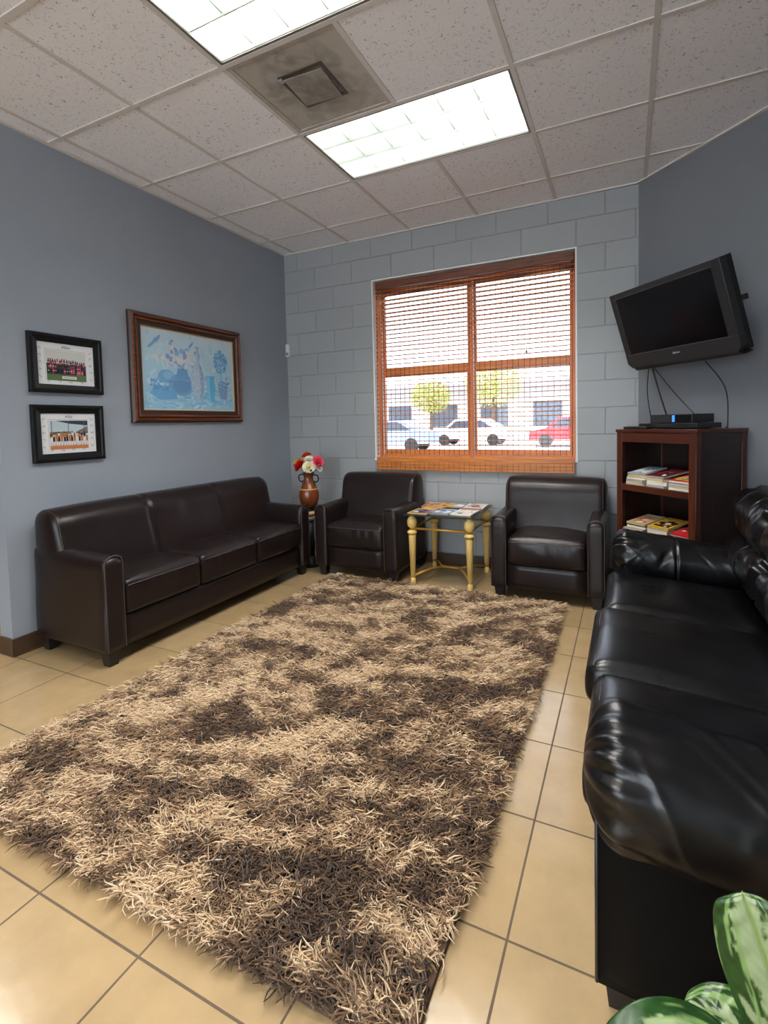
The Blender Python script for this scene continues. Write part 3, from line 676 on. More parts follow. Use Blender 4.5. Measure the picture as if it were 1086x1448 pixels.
# ------------------------------------------------------------------ magazines
W_ = srgb(235, 232, 225); K_ = srgb(25, 25, 28); Y_ = srgb(228, 178, 40); R_ = srgb(196, 36, 36); BL = srgb(70, 98, 138); GR = srgb(128, 132, 136); OR = srgb(206, 120, 66); TN = srgb(206, 180, 136); MR = srgb(112, 30, 44); LB = srgb(160, 180, 204)
def cover_art(w_, h_, style, seed):
    rs = random.Random(seed); p = Paint(); base = style[0]
    p.rect(-w_ / 2, w_ / 2, -h_ / 2, h_ / 2, base)
    if len(style) > 3 and style[3] == 'border':
        p.rect(-w_ / 2 + .012, w_ / 2 - .012, -h_ / 2 + .012, h_ / 2 - .012, style[1])
    p.rect(-w_ * .42, w_ * .42, h_ * .34, h_ * .44, style[2])
    p.poly([(-w_ * .40, -h_ * .35), (w_ * .38, -h_ * .40), (w_ * .40, h_ * .10), (0, h_ * .22), (-w_ * .40, h_ * .05)], style[1])
    for _ in range(9):
        c = rs.choice([style[2], style[1], W_, K_, style[0]])
        p.ell(rs.uniform(-.32, .32) * w_, rs.uniform(-.36, .2) * h_, rs.uniform(.05, .18) * w_, rs.uniform(.03, .12) * h_, c, 10, rs.uniform(0, 3))
    for k in range(4): p.rect(-w_ * .36, -w_ * .36 + rs.uniform(.1, .3) * w_, h_ * (.28 - .05 * k), h_ * (.295 - .05 * k), rs.choice([K_, W_, style[2]]))
    return p
def magazine(label, loc, rotz, size, th, style, seed, group, tilt=(0, 0)):
    t = thing('magazine', label, 'magazine', loc, rotz, group); t.rotation_euler = (tilt[0], tilt[1], rotz)
    w_, h_ = size
    b = MB().box(-w_ / 2 + .001, w_ / 2 - .001, -h_ / 2 + .001, h_ / 2 - .001, .0008, th - .0008, [M_PAPER, M_PAPER2, M_PAPER3][seed % 3]); b.build('pages', t)
    cm = pm('cover_%d_%d_%d' % tuple(int(c * 255) for c in style[0][:3]), style[0], .35)
    b = MB().box(-w_ / 2, w_ / 2, -h_ / 2, h_ / 2, 0, .0008, cm).box(-w_ / 2, w_ / 2, -h_ / 2, h_ / 2, th - .0008, th, cm).box(-w_ / 2 - .0006, -w_ / 2 + .0004, -h_ / 2, h_ / 2, 0, th, cm); b.build('cover', t)
    a = cover_art(w_ * .99, h_ * .99, style, seed); a.build('cover_print', t, (0, 0, th + .0003), (-PI / 2, 0, 0))
    return t
GT = 'magazines on the side table'; TZ = .5515
magazine('yellow bordered magazine at the left front corner of the glass table', (1.635, -.52, TZ), -.03, (.16, .215), .006, (Y_, srgb(90, 88, 128), OR, 'border'), 1, GT)
magazine('orange and brown magazine at the left rear of the glass table', (1.615, -.20, TZ), .05, (.16, .215), .006, (OR, srgb(150, 96, 70), W_), 2, GT)
magazine('yellow spined magazine lying between the left pair and the blue one', (1.70, -.30, TZ + .0065), -.42, (.12, .30), .005, (Y_, srgb(196, 140, 90), OR), 3, GT)
magazine('blue grey magazine in the front middle of the glass table', (1.80, -.49, TZ), -.10, (.17, .215), .007, (BL, LB, W_), 4, GT)
magazine('white and grey magazine at the rear middle of the glass table', (1.80, -.18, TZ), .08, (.17, .20), .006, (GR, W_, LB), 5, GT)
magazine('cream magazine with red lettering at the right front of the glass table', (1.965, -.47, TZ), -.06, (.16, .225), .009, (W_, srgb(224, 208, 198), R_), 6, GT)
magazine('white and red magazine at the right rear of the glass table', (1.965, -.17, TZ), .04, (.16, .215), .007, (W_, GR, R_), 7, GT)

# ------------------------------------------------------------------ bookcase in the corner
RB = -PI / 4
bc = thing('bookcase', 'cherry wood bookcase standing in the corner under the television', 'bookcase', (3.357, -.523, 0), RB)
BW, BD, BH = .575, .40, 1.168
b = MB().box(-BW / 2 - .008, BW / 2 + .008, -BD / 2 - .008, BD / 2, BH - .02, BH, M_CHERRYX, .003); b.build('top', bc)
for s in (-1, 1):
    b = MB(); xa, xb = sorted((s * BW / 2, s * (BW / 2 - .024)))
    xi = sorted((s * (BW / 2 - .006), s * (BW / 2 - .018)))
    b.box(xa, xb, -BD / 2, -BD / 2 + .04, 0, BH - .02, M_CHERRY, .002).box(xa, xb, BD / 2 - .04, BD / 2, 0, BH - .02, M_CHERRY, .002)
    b.box(xa, xb, -BD / 2 + .04, BD / 2 - .04, BH - .085, BH - .02, M_CHERRYD).box(xa, xb, -BD / 2 + .04, BD / 2 - .04, .05, .12, M_CHERRYD).box(xi[0], xi[1], -BD / 2 + .04, BD / 2 - .04, .12, BH - .085, M_CHERRYD)
    b.build('side_panel', bc)
b = MB()
for s in (-1, 1): xa, xb = sorted((s * BW / 2, s * (BW / 2 - .045))); b.box(xa, xb, -BD / 2 - .004, -BD / 2, 0, BH - .021, M_CHERRY, .0015)
b.build('front_stiles', bc)
MB().box(-BW / 2 + .045, BW / 2 - .045, -BD / 2 - .002, -BD / 2 + .018, BH - .082, BH - .0205, M_CHERRYX, .002).build('top_rail', bc)
MB().box(-BW / 2 + .024, BW / 2 - .024, BD / 2 - .012, BD / 2 - .002, .05, BH - .02, M_CHERRYD).build('back_panel', bc)
for z in (.812, .495, .11):
    MB().box(-BW / 2 + .0245, BW / 2 - .0245, -BD / 2 + .001, BD / 2 - .013, z - .022, z, M_CHERRYX).box(-BW / 2 + .0455, BW / 2 - .0455, -BD / 2 - .003, -BD / 2 + .0005, z - .04, z, M_CHERRYX, .002).build('shelf', bc)
def bcp(x, y, z):   # bookcase local -> world
    c, s = math.cos(RB), math.sin(RB); return (3.357 + c * x - s * y, -.523 + s * x + c * y, z)
GU = 'magazines on the upper bookcase shelf'; GL = 'magazines on the lower bookcase shelf'
def pile(x, items, z, group):
    for k, (lab, th, st, rz, dx, dy) in enumerate(items):
        top = k == len(items) - 1
        if top: z += .017
        magazine(lab, bcp(x + dx, -.082 + dy, z), RB + rz, (.136, .20), th, st, 20 + k + int(x * 100), group, (.15 if top else 0, 0)); z += th + .0006
    return z
pile(-.163, [('white magazine at the bottom of the left pile on the upper shelf', .014, (W_, GR, K_), .02, 0, 0), ('tan magazine second from the bottom of the left upper pile', .018, (TN, W_, K_), -.06, .004, 0), ('black magazine third from the bottom of the left upper pile', .014, (K_, GR, W_), .10, 0, .0), ('brown magazine fourth from the bottom of the left upper pile', .016, (TN, OR, K_), .16, .006, 0), ('light grey magazine on top of the left upper pile', .008, (LB, W_, GR), .06, .004, .006)], .8125, GU)
pile(-.002, [('grey magazine at the bottom of the middle upper pile', .014, (GR, W_, K_), -.05, 0, 0), ('cream magazine in the middle of the middle upper pile', .022, (W_, TN, OR), .08, 0, 0), ('thick white catalogue under the dark red one in the middle upper pile', .018, (W_, GR, K_), -.10, .0, 0), ('dark red catalogue on top of the middle upper pile', .012, (MR, srgb(90, 24, 40), R_), -.07, .004, 0)], .8125, GU)
pile(.166, [('white magazine at the bottom of the right upper pile', .012, (W_, GR, K_), .03, -.006, 0), ('grey edged magazine second from the bottom of the right upper pile', .010, (GR, W_, K_), -.03, -.006, 0), ('cream magazine third from the bottom of the right upper pile', .016, (TN, W_, K_), .02, -.006, 0), ('red magazine with yellow edge on top of the right upper pile', .014, (R_, Y_, LB), -.02, -.006, 0)], .8125, GU)
pile(-.160, [('white magazine at the bottom of the left lower pile', .018, (W_, GR, K_), .06, 0, 0), ('tan folder in the middle of the left lower pile', .020, (TN, W_, K_), .16, -.004, -.03), ('dark blue magazine under the brown one in the left lower pile', .016, (srgb(40, 48, 66), BL, W_), .10, .01, -.01), ('brown magazine on top of the left lower pile', .012, (TN, OR, W_), .06, .0, .0)], .4955, GL)
zt = pile(.005, [('grey magazine at the bottom of the middle lower pile', .020, (GR, W_, K_), -.05, 0, 0), ('white magazine in the middle of the middle lower pile', .036, (W_, LB, K_), .06, 0, 0), ('yellow and black magazine on top of the middle lower pile', .014, (Y_, K_, OR), .10, .0, .0)], .4955, GL)
pile(.168, [('black magazine at the bottom of the right lower pile', .022, (K_, GR, W_), .04, -.006, 0), ('grey magazine under the red one in the right lower pile', .018, (GR, K_, R_), .0, -.006, 0), ('bright red magazine with white lettering on top of the right lower pile', .010, (R_, srgb(214, 40, 40), W_), .05, -.004, 0)], .4955, GL)

# ------------------------------------------------------------------ boxes, remote and cables on the bookcase
def bbox(name, label, cat, lx, ly, z, parts):
    t = thing(name, label, cat, bcp(lx, ly, z), RB)
    for nm, fn in parts: fn(MB()).build(nm, t)
    return t
bbox('media_player', 'flat black media player lying on the bookcase top', 'electronics', -.03, .03, 1.1685, [
    ('case', lambda b: b.box(-.205, .215, -.10, .10, .004, .034, M_BLK, .003)),
    ('front_panel', lambda b: b.box(-.08, .06, -.1025, -.0995, .010, .028, M_TVP)),
    ('foot', lambda b: b.box(-.17, -.14, -.08, -.05, 0, .004, M_BLK2)), ('foot', lambda b: b.box(.14, .17, -.08, -.05, 0, .004, M_BLK2)),
    ('foot', lambda b: b.box(-.17, -.14, .05, .08, 0, .004, M_BLK2)), ('foot', lambda b: b.box(.14, .17, .05, .08, 0, .004, M_BLK2))])
bbox('cable_box', 'black cable box with blue display on top of the flat player', 'electronics', -.005, .03, 1.203, [
    ('case', lambda b: b.box(-.15, .15, -.09, .09, .002, .054, M_BLK2, .004)),
    ('blue_display', lambda b: b.box(.015, .032, -.0915, -.0895, .008, .048, M_BLUELED)),
    ('gloss_panel', lambda b: b.box(.034, .145, -.0912, -.0895, .006, .05, M_SCREEN)),
    ('foot', lambda b: b.box(-.13, -.11, -.02, .02, 0, .002, M_BLK2)), ('foot', lambda b: b.box(.11, .13, -.02, .02, 0, .002, M_BLK2))])
bbox('remote_control', 'black remote control lying at the left end of the bookcase top', 'remote control', -.19, -.14, 1.1685, [
    ('case', lambda b: b.box(-.085, .10, -.024, .024, 0, .016, M_BLK, .005)),
    ('buttons', lambda b: [b.box(-.06 + .022 * i, -.048 + .022 * i, -.014 + .014 * j, -.004 + .014 * j, .016, .018, M_GREYB) for i in range(6) for j in range(2)] and b)])

# ------------------------------------------------------------------ television on a tilted wall bracket
EX = Vector((.662, -.7495, .001)).normalized(); EY = Vector((-.276, -.187, .943)); EN = EX.cross(EY).normalized(); EY = EN.cross(EX).normalized()
TL = Vector((2.999, -.377, 2.029))
tv = thing('television', 'dark flat screen television tilted down on a wall bracket above the bookcase', 'television', TL + EX * .3625 - EY * .22)
mm_ = Matrix((EX, -EN, EY)).transposed().to_4x4(); mm_.translation = tv.location; tv.matrix_world = mm_
X0, X1, Z0, Z1 = -.410, .408, -.255, .256          # front face of the shell, local
sx0, sx1, sz0, sz1 = -.3625, .3495, -.163, .22     # screen
b = MB()
b.box(X0, sx0, 0, .05, sz0, Z1, M_TVP, .003).box(sx1, X1, 0, .05, sz0, Z1, M_TVP, .003).box(sx0, sx1, 0, .05, sz1, Z1, M_TVP, .002)
b.prism([(X0, sz0), (X0, Z0 + .03), (X0 + .03, Z0), (X1 - .03, Z0), (X1, Z0 + .03), (X1, sz0)][::-1], 0, .05, M_TVP, 'y')
b.build('bezel', tv)
MB().box(sx0, sx1, .004, .02, sz0, sz1, M_SCREEN).build('screen', tv)
b = MB(); e = .002
b.box(sx0 - .015, sx1 + .03, -.0015, .001, sz0 - e, sz0, M_GREYB).box(sx0 - .03, sx1, -.0015, .001, sz1, sz1 + e, M_GREYB)
b.build('bezel_trim', tv)
b = MB().prism([(X0 + .01, Z0 + .01), (X1 - .0, Z0 + .0), (X1, Z1), (X0 + .01, Z1 - .01)], .05, .085, M_TVD, 'y').prism([(X0 + .08, Z0 + .06), (X1 - .08, Z0 + .06), (X1 - .08, Z1 - .06), (X0 + .08, Z1 - .06)], .085, .13, M_TVD, 'y')
b.build('rear_shell', tv)
MB().prism([(X0 + .03, Z0), (X1 - .03, Z0), (X1 - .0, Z0 - .018), (X0 + .05, Z0 - .022)], .01, .08, M_TVD, 'y').build('speaker_bar', tv)
b = MB().box(-.026, -.012, -.002, .0, -.205, -.193, M_SILVER).box(-.010, .024, -.002, .0, -.203, -.195, M_SILVER); b.build('logo_badge', tv)
# bracket back to the corner wall
iw = mm_.inverted(); nn = Vector((1, 1, 0)).normalized(); tt = Vector((1, -1, 0)).normalized()
wallp = Vector((3.145, 0, 1.76)) + tt * .60
b = MB()
def wb(u0, u1, n0, n1, z0, z1): 
    MM = Matrix((tt, -nn * -1, Vector((0, 0, 1)))).transposed().to_4x4(); MM.translation = wallp
    b.box(u0, u1, n0, n1, z0, z1, M_TVD, .003, M=iw @ MM)
wb(-.06, .06, -.016, -.002, -.13, .13); wb(-.02, .02, -.14, -.016, -.03, .03)
b.box(-.06, .06, .13, .15, -.10, .10, M_TVD)
p0 = iw @ (wallp - nn * .13); b.tube([p0, Vector((0, .145, 0))], .02, M_TVD, 10)
b.build('wall_bracket', tv)
b = MB(); b.box(X1 - .03, X1 + .018, .085, .11, .0, .03, M_TVD, .002); b.build('bracket_knob', tv)
def tvp(x, y, z): return mm_ @ Vector((x, y, z))
def cable(label, pts, r):
    P = [Vector(p) for p in pts]; out = []
    n = 16
    for i in range(n + 1):     # Catmull style blend through the control points
        u = i / n * (len(P) - 1); k = min(int(u), len(P) - 2); f = u - k
        p_1 = P[max(k - 1, 0)]; a = P[k]; c = P[k + 1]; d = P[min(k + 2, len(P) - 1)]
        out.append(.5 * ((2 * a) + (c - p_1) * f + (2 * p_1 - 5 * a + 4 * c - d) * f ** 2 + (3 * a - p_1 - 3 * c + d) * f ** 3))
    o0 = out[0]
    b = MB().tube([p - o0 for p in out], r, M_CABLE, 6)
    return tag(b.build('power_cable', loc=o0), label, 'cable', 'cables hanging from the television')
cable('thin black cable hanging at the left end of the television', [tvp(-.30, .05, -.287), bcp(-.27, .04, 1.40), bcp(-.245, .06, 1.172)], .0035)
cable('thick black cable falling from the television to the cable box', [tvp(-.265, .05, -.287), bcp(-.19, .05, 1.42), bcp(-.13, .05, 1.258)], .0055)
cable('slanting black cable running from the television to the cable box right end', [tvp(-.25, .05, -.287), bcp(-.10, .08, 1.40), bcp(.05, .07, 1.258)], .0035)
cable('thin black cable hanging below the right half of the television', [tvp(.13, .05, -.287), bcp(.205, .13, 1.40), bcp(.228, .12, 1.172), bcp(.20, .145, 1.176)], .0035)

# ------------------------------------------------------------------ framed pictures on the left wall (local X along +y, facing +x)
def frame_mesh(W, H, prof, mats):
    """mitred moulding; prof = [(inset, depth)], depth out of the wall; mats per segment"""
    b = MB()
    def ring(i, d): return [(-W / 2 + i, -d, -H / 2 + i), (W / 2 - i, -d, -H / 2 + i), (W / 2 - i, -d, H / 2 - i), (-W / 2 + i, -d, H / 2 - i)]
    R = [[b.bm.verts.new(p) for p in ring(i, d)] for i, d in prof]
    for k, (A, B) in enumerate(zip(R, R[1:])):
        for i in range(4): b._paint([b.bm.faces.new((A[i], A[(i + 1) % 4], B[(i + 1) % 4], B[i]))], mats[k % len(mats)])
    return b
def wall_frame(name, label, yc, zc, W, H, prof, mats, group=None):
    t = thing(name, label, 'picture', (.002, yc, zc), PI / 2, group)
    frame_mesh(W, H, prof, mats).build('frame', t); return t
black_prof = [(0, 0), (0, .022), (.006, .026), (.018, .026), (.024, .020), (.050, .014), (.050, .006)]
def squiggle(p, x, z, s, col, rs, n=7):
    pts = [(x + i * s * .22 + rs.uniform(-.1, .1) * s, z + rs.uniform(-.5, .5) * s) for i in range(n)]; p.line(pts, .0016, col)
def team_photo(t, W, H, kind, title):
    rs = random.Random(5 if kind == 'red' else 9); ink = srgb(70, 72, 78); p = Paint(); fw, fh = W - .10, H - .10
    p.rect(-fw / 2, fw / 2, -fh / 2, fh / 2, srgb(226, 228, 231))
    pw, ph = fw * .35, fh * .36; zc = -.01
    p.line([(-pw - .006, -ph + zc - .004), (-pw - .006, ph + zc + .006), (pw + .004, ph + zc + .006)], .0012, ink)
    if kind == 'red':
        p.rect(-pw, pw, -ph + zc, ph + zc, srgb(206, 208, 204)); p.rect(-pw, pw, -ph + zc, -ph + zc + .045, srgb(92, 116, 74)); p.rect(-pw, pw, -ph + zc + .038, zc + .012, srgb(52, 56, 62))
        for row, z in enumerate((zc + .028, zc + .004, zc - .018)):
            for i in range(17):
                x = -pw * .9 + i * pw * 1.8 / 16 + rs.uniform(-.002, .002); zz = z + rs.uniform(-.003, .003) - .006 * (i > 12)
                c = rs.choice([srgb(176, 44, 70), srgb(30, 32, 48), srgb(36, 38, 56), srgb(206, 92, 112), srgb(30, 30, 42)])
                p.rect(x - .0055, x + .0055, zz - .026, zz, c); p.ell(x, zz + .005, .0042, .0055, srgb(96, 66, 56), 8)
                if rs.random() < .5: p.rect(x - .003, x + .003, zz - .015, zz - .009, srgb(220, 220, 225))
        p.rect(-.03, .055, -ph + zc + .012, -ph + zc + .028, srgb(230, 230, 228))
        for i in range(10): p.rect(-.024 + i * .0075, -.020 + i * .0075, -ph + zc + .017, -ph + zc + .023, ink)
    else:
        p.rect(-pw, pw, -ph + zc, ph + zc, srgb(188, 204, 212)); p.rect(-pw, pw, -ph + zc, -ph + zc + .03, srgb(204, 128, 76)); p.rect(-pw, pw * .1, zc - .01, zc + .02, srgb(106, 128, 98))
        p.poly([(-pw * .7, ph + zc), (pw, ph + zc), (pw, ph + zc - .03), (0, ph + zc - .018)], srgb(60, 64, 70)); p.poly([(pw * .35, zc), (pw, zc), (pw, zc + ph * .62), (pw * .35, zc + ph * .2)], srgb(122, 118, 112))
        for x in (-pw * .9, -.005, pw * .8): p.rect(x - .002, x + .002, zc - .02, ph + zc, srgb(92, 100, 110))
        for row, z in enumerate((zc + .006, zc - .012)):
            for i in range(15):
                x = -pw * .94 + i * pw * 1.88 / 14 + rs.uniform(-.002, .002); zz = z + rs.uniform(-.004, .008) * (1 - row)
                p.rect(x - .006, x + .006, zz - .03, zz, rs.choice([srgb(204, 116, 62), srgb(34, 34, 40), srgb(40, 40, 46), srgb(226, 222, 216)])); p.rect(x - .005, x + .005, zz - .052, zz - .026, srgb(214, 212, 212)); p.ell(x, zz + .005, .0042, .0055, rs.choice([srgb(204, 116, 62), srgb(90, 60, 48), srgb(40, 36, 36)]), 8)
    p.text(title, 0, ph + zc + .016, .026, ink)
    for i in range(5): squiggle(p, -fw / 2 + .008, fh * (.36 - .17 * i), .018, ink, rs, 5); squiggle(p, fw / 2 - .032, fh * (.36 - .17 * i), .022, ink, rs, 5)
    for i in range(4): squiggle(p, -pw + i * pw * .55, -fh / 2 + .018, .014, ink, rs, 7)
    p.build('photo_print', t, (0, -.007, 0))
pf1 = wall_frame('picture_frame', 'upper black picture frame with a red and black team photo', -2.17, 1.640, .432, .345, black_prof, [M_FRAMEB], 'team photos on the left wall')
team_photo(pf1, .432, .345, 'red', 'Allen')
pf2 = wall_frame('picture_frame', 'lower black picture frame with an orange and white team photo', -2.176, 1.227, .424, .338, black_prof, [M_FRAMEB], 'team photos on the left wall')
team_photo(pf2, .424, .338, 'orange', 'Allai')

art_prof = [(0, 0), (0, .02), (.012, .034), (.024, .040), (.030, .034), (.034, .026), (.042, .034), (.050, .036), (.056, .030), (.060, .024), (.084, .016), (.088, .020), (.094, .018), (.096, .008)]
art_m = [M_MAHOGD, M_MAHOGD, M_MAHOG, M_MAHOG, M_MAHOGD, M_MAHOGD, M_MAHOG, M_MAHOG, M_MAHOGD, M_MAHOGD, M_MAHOGD, M_VBAND, M_VBAND]
ar = wall_frame('framed_painting', 'blue still life painting of vases in a wide mahogany frame', -1.222, 1.670, 1.064, .770, art_prof, art_m)
def still_life(t):
    rs = random.Random(2); p = Paint(); a, h = .436, .289
    c0 = lambda r, g, b: srgb(r + int((255 - r) * .22), g + int((255 - g) * .30), b + int((255 - b) * .48))
    for i in range(24):    # washy background in soft bands
        z = -h + 2 * h * i / 24; f = i / 23
        p.rect(-a, a, z, z + 2 * h / 24 + .0005, c0(int(120 + 66 * f), int(178 + 32 * f), int(208 + 10 * f)))
    for _ in range(150):
        p.ell(rs.uniform(-a * .93, a * .93), rs.uniform(-h * .92, h * .9), rs.uniform(.01, .045), rs.uniform(.006, .02), rs.choice([c0(168, 206, 220), c0(184, 212, 220), c0(150, 196, 218), c0(176, 208, 220)]), 9, rs.uniform(0, 3))
    for _ in range(140): p.ell(rs.uniform(-a * .94, a * .94), rs.uniform(-h * .94, -h * .45), rs.uniform(.015, .05), rs.uniform(.004, .014), rs.choice([c0(110, 170, 206), c0(130, 186, 214), c0(96, 158, 200), c0(150, 198, 220)]), 9, rs.uniform(-.4, .4))
    # bowls, basket
    p.poly([(-.34, -.13), (-.16, -.15), (-.14, -.21), (-.30, -.22), (-.38, -.17)], c0(78, 146, 196)); p.poly([(-.36, -.11), (-.20, -.12), (-.17, -.15), (-.35, -.145)], c0(58, 122, 180))
    for _ in range(40): p.ell(rs.uniform(-.37, -.18), rs.uniform(-.15, -.06), .012, .008, rs.choice([c0(66, 130, 184), c0(90, 152, 198)]), 8, rs.uniform(0, 3))
    p.ell(-.235, -.045, .075, .05, c0(84, 148, 196)); p.ell(-.22, -.035, .05, .03, c0(112, 170, 206)); p.ell(-.10, -.10, .12, .085, c0(88, 138, 186)); p.rect(-.22, .02, -.085, -.075, c0(60, 118, 172)); p.ell(-.10, -.115, .085, .05, c0(70, 118, 168))
    p.poly([(-.13, .02), (-.05, .02), (-.02, -.06), (-.16, -.06)], c0(74, 130, 180))
    for i in range(16): x = rs.uniform(-.3, .06); p.line([(-.09 + rs.uniform(-.03, .03), .01), (x * .6 - .04, rs.uniform(.05, .1))], .003, c0(70, 112, 158))
    for _ in range(60):
        x, z = rs.gauss(-.13, .1), rs.gauss(.12, .05)
        if abs(x + .13) < .21 and .0 < z < .24: p.ell(x, z, rs.uniform(.012, .03), rs.uniform(.01, .022), rs.choice([c0(206, 208, 204), c0(190, 196, 202), c0(104, 132, 178), c0(214, 204, 186), c0(120, 160, 200), c0(200, 206, 210)]), 9, rs.uniform(0, 3))
    for x, z in ((-.33, .2), (-.30, .22), (-.36, .17), (.0, .21)): p.ell(x, z, .035, .011, c0(96, 142, 190), 10, rs.uniform(.6, 1.4))
    # tall speckled vase
    p.poly([(.045, .195), (.075, .195), (.072, .09), (.10, .05), (.125, -.02), (.12, -.12), (.085, -.205), (.045, -.205), (-.005, -.12), (-.02, -.02), (.015, .05), (.045, .09)], c0(158, 178, 200))
    p.poly([(.06, .19), (.072, .19), (.07, .09), (.10, .045), (.12, -.02), (.115, -.12), (.085, -.2), (.07, -.2), (.085, -.1), (.08, 0)], c0(120, 144, 180)); p.ell(.06, .2, .022, .006, c0(110, 150, 190))
    for _ in range(90): x, z = rs.gauss(.05, .03), rs.uniform(-.19, .05); p.ell(x, z, .006, .004, rs.choice([c0(190, 204, 214), c0(134, 158, 186), c0(204, 214, 220)]), 7, rs.uniform(0, 3))
    # blue pitcher
    p.poly([(.145, -.015), (.235, -.01), (.225, -.05), (.235, -.12), (.215, -.225), (.175, -.225), (.14, -.12), (.15, -.05)], c0(58, 158, 208)); p.poly([(.15, -.02), (.18, -.02), (.175, -.12), (.185, -.22), (.175, -.222), (.142, -.12), (.152, -.05)], c0(102, 186, 220)); p.line([(.148, -.02), (.132, -.035), (.14, -.06)], .006, c0(40, 80, 130))
    # topiary
    p.line([(.30, .05), (.305, -.07)], .007, c0(70, 130, 182))
    for _ in range(120):
        r, an = .075 * math.sqrt(rs.random()), rs.uniform(0, 2 * PI); p.ell(.30 + r * math.cos(an), .11 + 1.25 * r * math.sin(an), .014, .006, rs.choice([c0(66, 138, 190), c0(84, 154, 200), c0(56, 124, 180), c0(108, 170, 208)]), 7, rs.uniform(0, 3))
    for _ in range(50): p.ell(rs.gauss(.315, .035), rs.gauss(-.10, .025), .016, .008, rs.choice([c0(70, 136, 188), c0(90, 110, 160), c0(108, 160, 200)]), 8, rs.uniform(0, 3))
    p.poly([(.27, -.12), (.37, -.12), (.355, -.195), (.29, -.195)], c0(104, 126, 170))
    for e in (1, -1): p.rect(-a, a, e * h - .003, e * h + .003, c0(206, 222, 226)); p.rect(e * a - .003, e * a + .003, -h, h, c0(206, 222, 226))
    p.build('canvas', t, (0, -.010, 0))
still_life(ar)
t = thing('wall_sensor', 'small white box sensor on the back wall at the left corner', 'sensor', (.022, -.0005, 1.985))
MB().box(-.02, .02, -.026, 0, -.062, .062, M_WHITE, .004).build('case', t); MB().box(-.012, .012, -.0275, -.0255, -.045, -.02, M_GREYB).build('lens', t)

# ------------------------------------------------------------------ pedestal, vase and flowers
pd = thing('pedestal_stand', 'dark pedestal stand with tan and grey bands between sofa and armchair', 'stand', (.535, -.46, 0))
MB().lathe([(.085, 0), (.09, .01), (.088, .035), (.05, .06), (.038, .09)], M_VDARK, n=28).build('foot', pd)
MB().lathe([(.036, .085), (.036, .40)], M_VDARK, n=24).lathe([(.045, .40), (.045, .440)], M_GREYB, n=24).lathe([(.036, .437), (.036, .452)], M_VDARK, n=24).lathe([(.048, .448), (.048, .4885)], M_TAN, n=24).build('column', pd)
MB().lathe([(.042, .488), (.052, .496), (.052, .504)], M_VDARK, n=28).build('top', pd)
vz = thing('flower_vase', 'brown fluted vase with two black handles on the pedestal', 'vase', (.535, -.46, .5045))
VP = [(.042, 0), (.05, .006), (.07, .03), (.082, .075), (.089, .110), (.088, .145), (.080, .175), (.068, .198), (.053, .225), (.043, .255), (.040, .28), (.046, .30), (.056, .318), (.058, .322), (.052, .322), (.036, .28)]
MB().lathe(VP, M_VASE, n=48, flute=.025, nf=16).build('body', vz)
MB().lathe([(.0825, .172), (.0825, .178), (.0785, .184)], M_VBAND, n=32).build('band', vz)
for s in (-1, 1):
    pts = [(s * .048, 0, .30)]
    for k in range(14): a_ = math.radians(110 - k * 19); pts.append((s * (.078 + .026 * math.cos(a_)), 0, .272 + .032 * math.sin(a_)))
    pts += [(s * .058, 0, .235), (s * .066, 0, .222), (s * .062, 0, .208), (s * .050, 0, .212)]
    MB().tube(pts, .0055, M_VDARK, 8).build('handle', vz)
FLW = [('red flower at the front left of the vase', (-.055, -.04, .385), .060, srgb(206, 24, 36)), ('white flower at the front of the vase', (.045, -.05, .375), .058, srgb(236, 228, 204)), ('white flower at the top middle of the vase', (.012, .0, .432), .050, srgb(236, 232, 214)), ('pink flower at the right side of the vase', (.105, .0, .418), .058, srgb(236, 82, 110)), ('yellow flower at the left side of the vase', (-.110, .01, .395), .056, srgb(226, 178, 50)), ('orange red flower at the very top of the bouquet', (-.035, .03, .465), .046, srgb(214, 52, 36)), ('pale flower drooping at the right edge of the vase', (.125, -.01, .36), .030, srgb(206, 206, 200)), ('pale yellow flower between the red and white ones', (-.045, .01, .43), .042, srgb(232, 206, 130))]
for k, (lab, (x, y, z), r, col) in enumerate(FLW):
    t = thing('flower', lab, 'flower', (.535 + x, -.46 + y, .5045 + z), 0, 'artificial flowers in the vase')
    mt = pm('petal_%d' % k, col, .55); b = MB(); rs = random.Random(k)
    d0 = Vector((x * 2, y * 2 - .05, .12)).normalized(); u0 = d0.orthogonal().normalized(); v0 = d0.cross(u0)
    for ring, (nn_, rad, el) in enumerate(((9, 1.0, .15), (8, .8, .6), (6, .55, 1.0), (4, .3, 1.3))):
        for i in range(nn_):
            a_ = 2 * PI * (i + .5 * ring) / nn_ + rs.uniform(-.15, .15); dr = u0 * math.cos(a_) + v0 * math.sin(a_); sd = d0.cross(dr)
            base = d0 * (-.3 * r); tip = dr * (r * rad * math.cos(el * .6)) + d0 * (r * .75 * math.sin(el)) ; mid = (base + tip) * .55 + d0 * (.10 * r)
            wd = r * (.42 - .05 * ring)
            P = [base - sd * wd * .3, base + sd * wd * .3, mid + sd * wd, tip + sd * wd * .7 - d0 * (.12 * r), tip + d0 * .1 * r, tip - sd * wd * .7 - d0 * (.12 * r), mid - sd * wd]
            vv = [b.bm.verts.new(q_) for q_ in P]; c_ = b.bm.verts.new((mid + tip) / 2 + d0 * (.05 * r))
            for j in range(7): b._paint([b.bm.faces.new((vv[j], vv[(j + 1) % 7], c_))], mt, True)
    if 'white flower at the front' in lab: b.ball(d0 * (.35 * r), r * .25, pm('flower_centre', srgb(206, 190, 90), .7))
    b.build('bloom', t)
    MB().tube([d0 * (-.25 * r), (-x * .4, -y * .4, -(z - .325) * .55), (-x * .7, -y * .7, -(z - .325))], .003, M_STEM, 5).build('stem', t)
b = MB(); rs = random.Random(3)
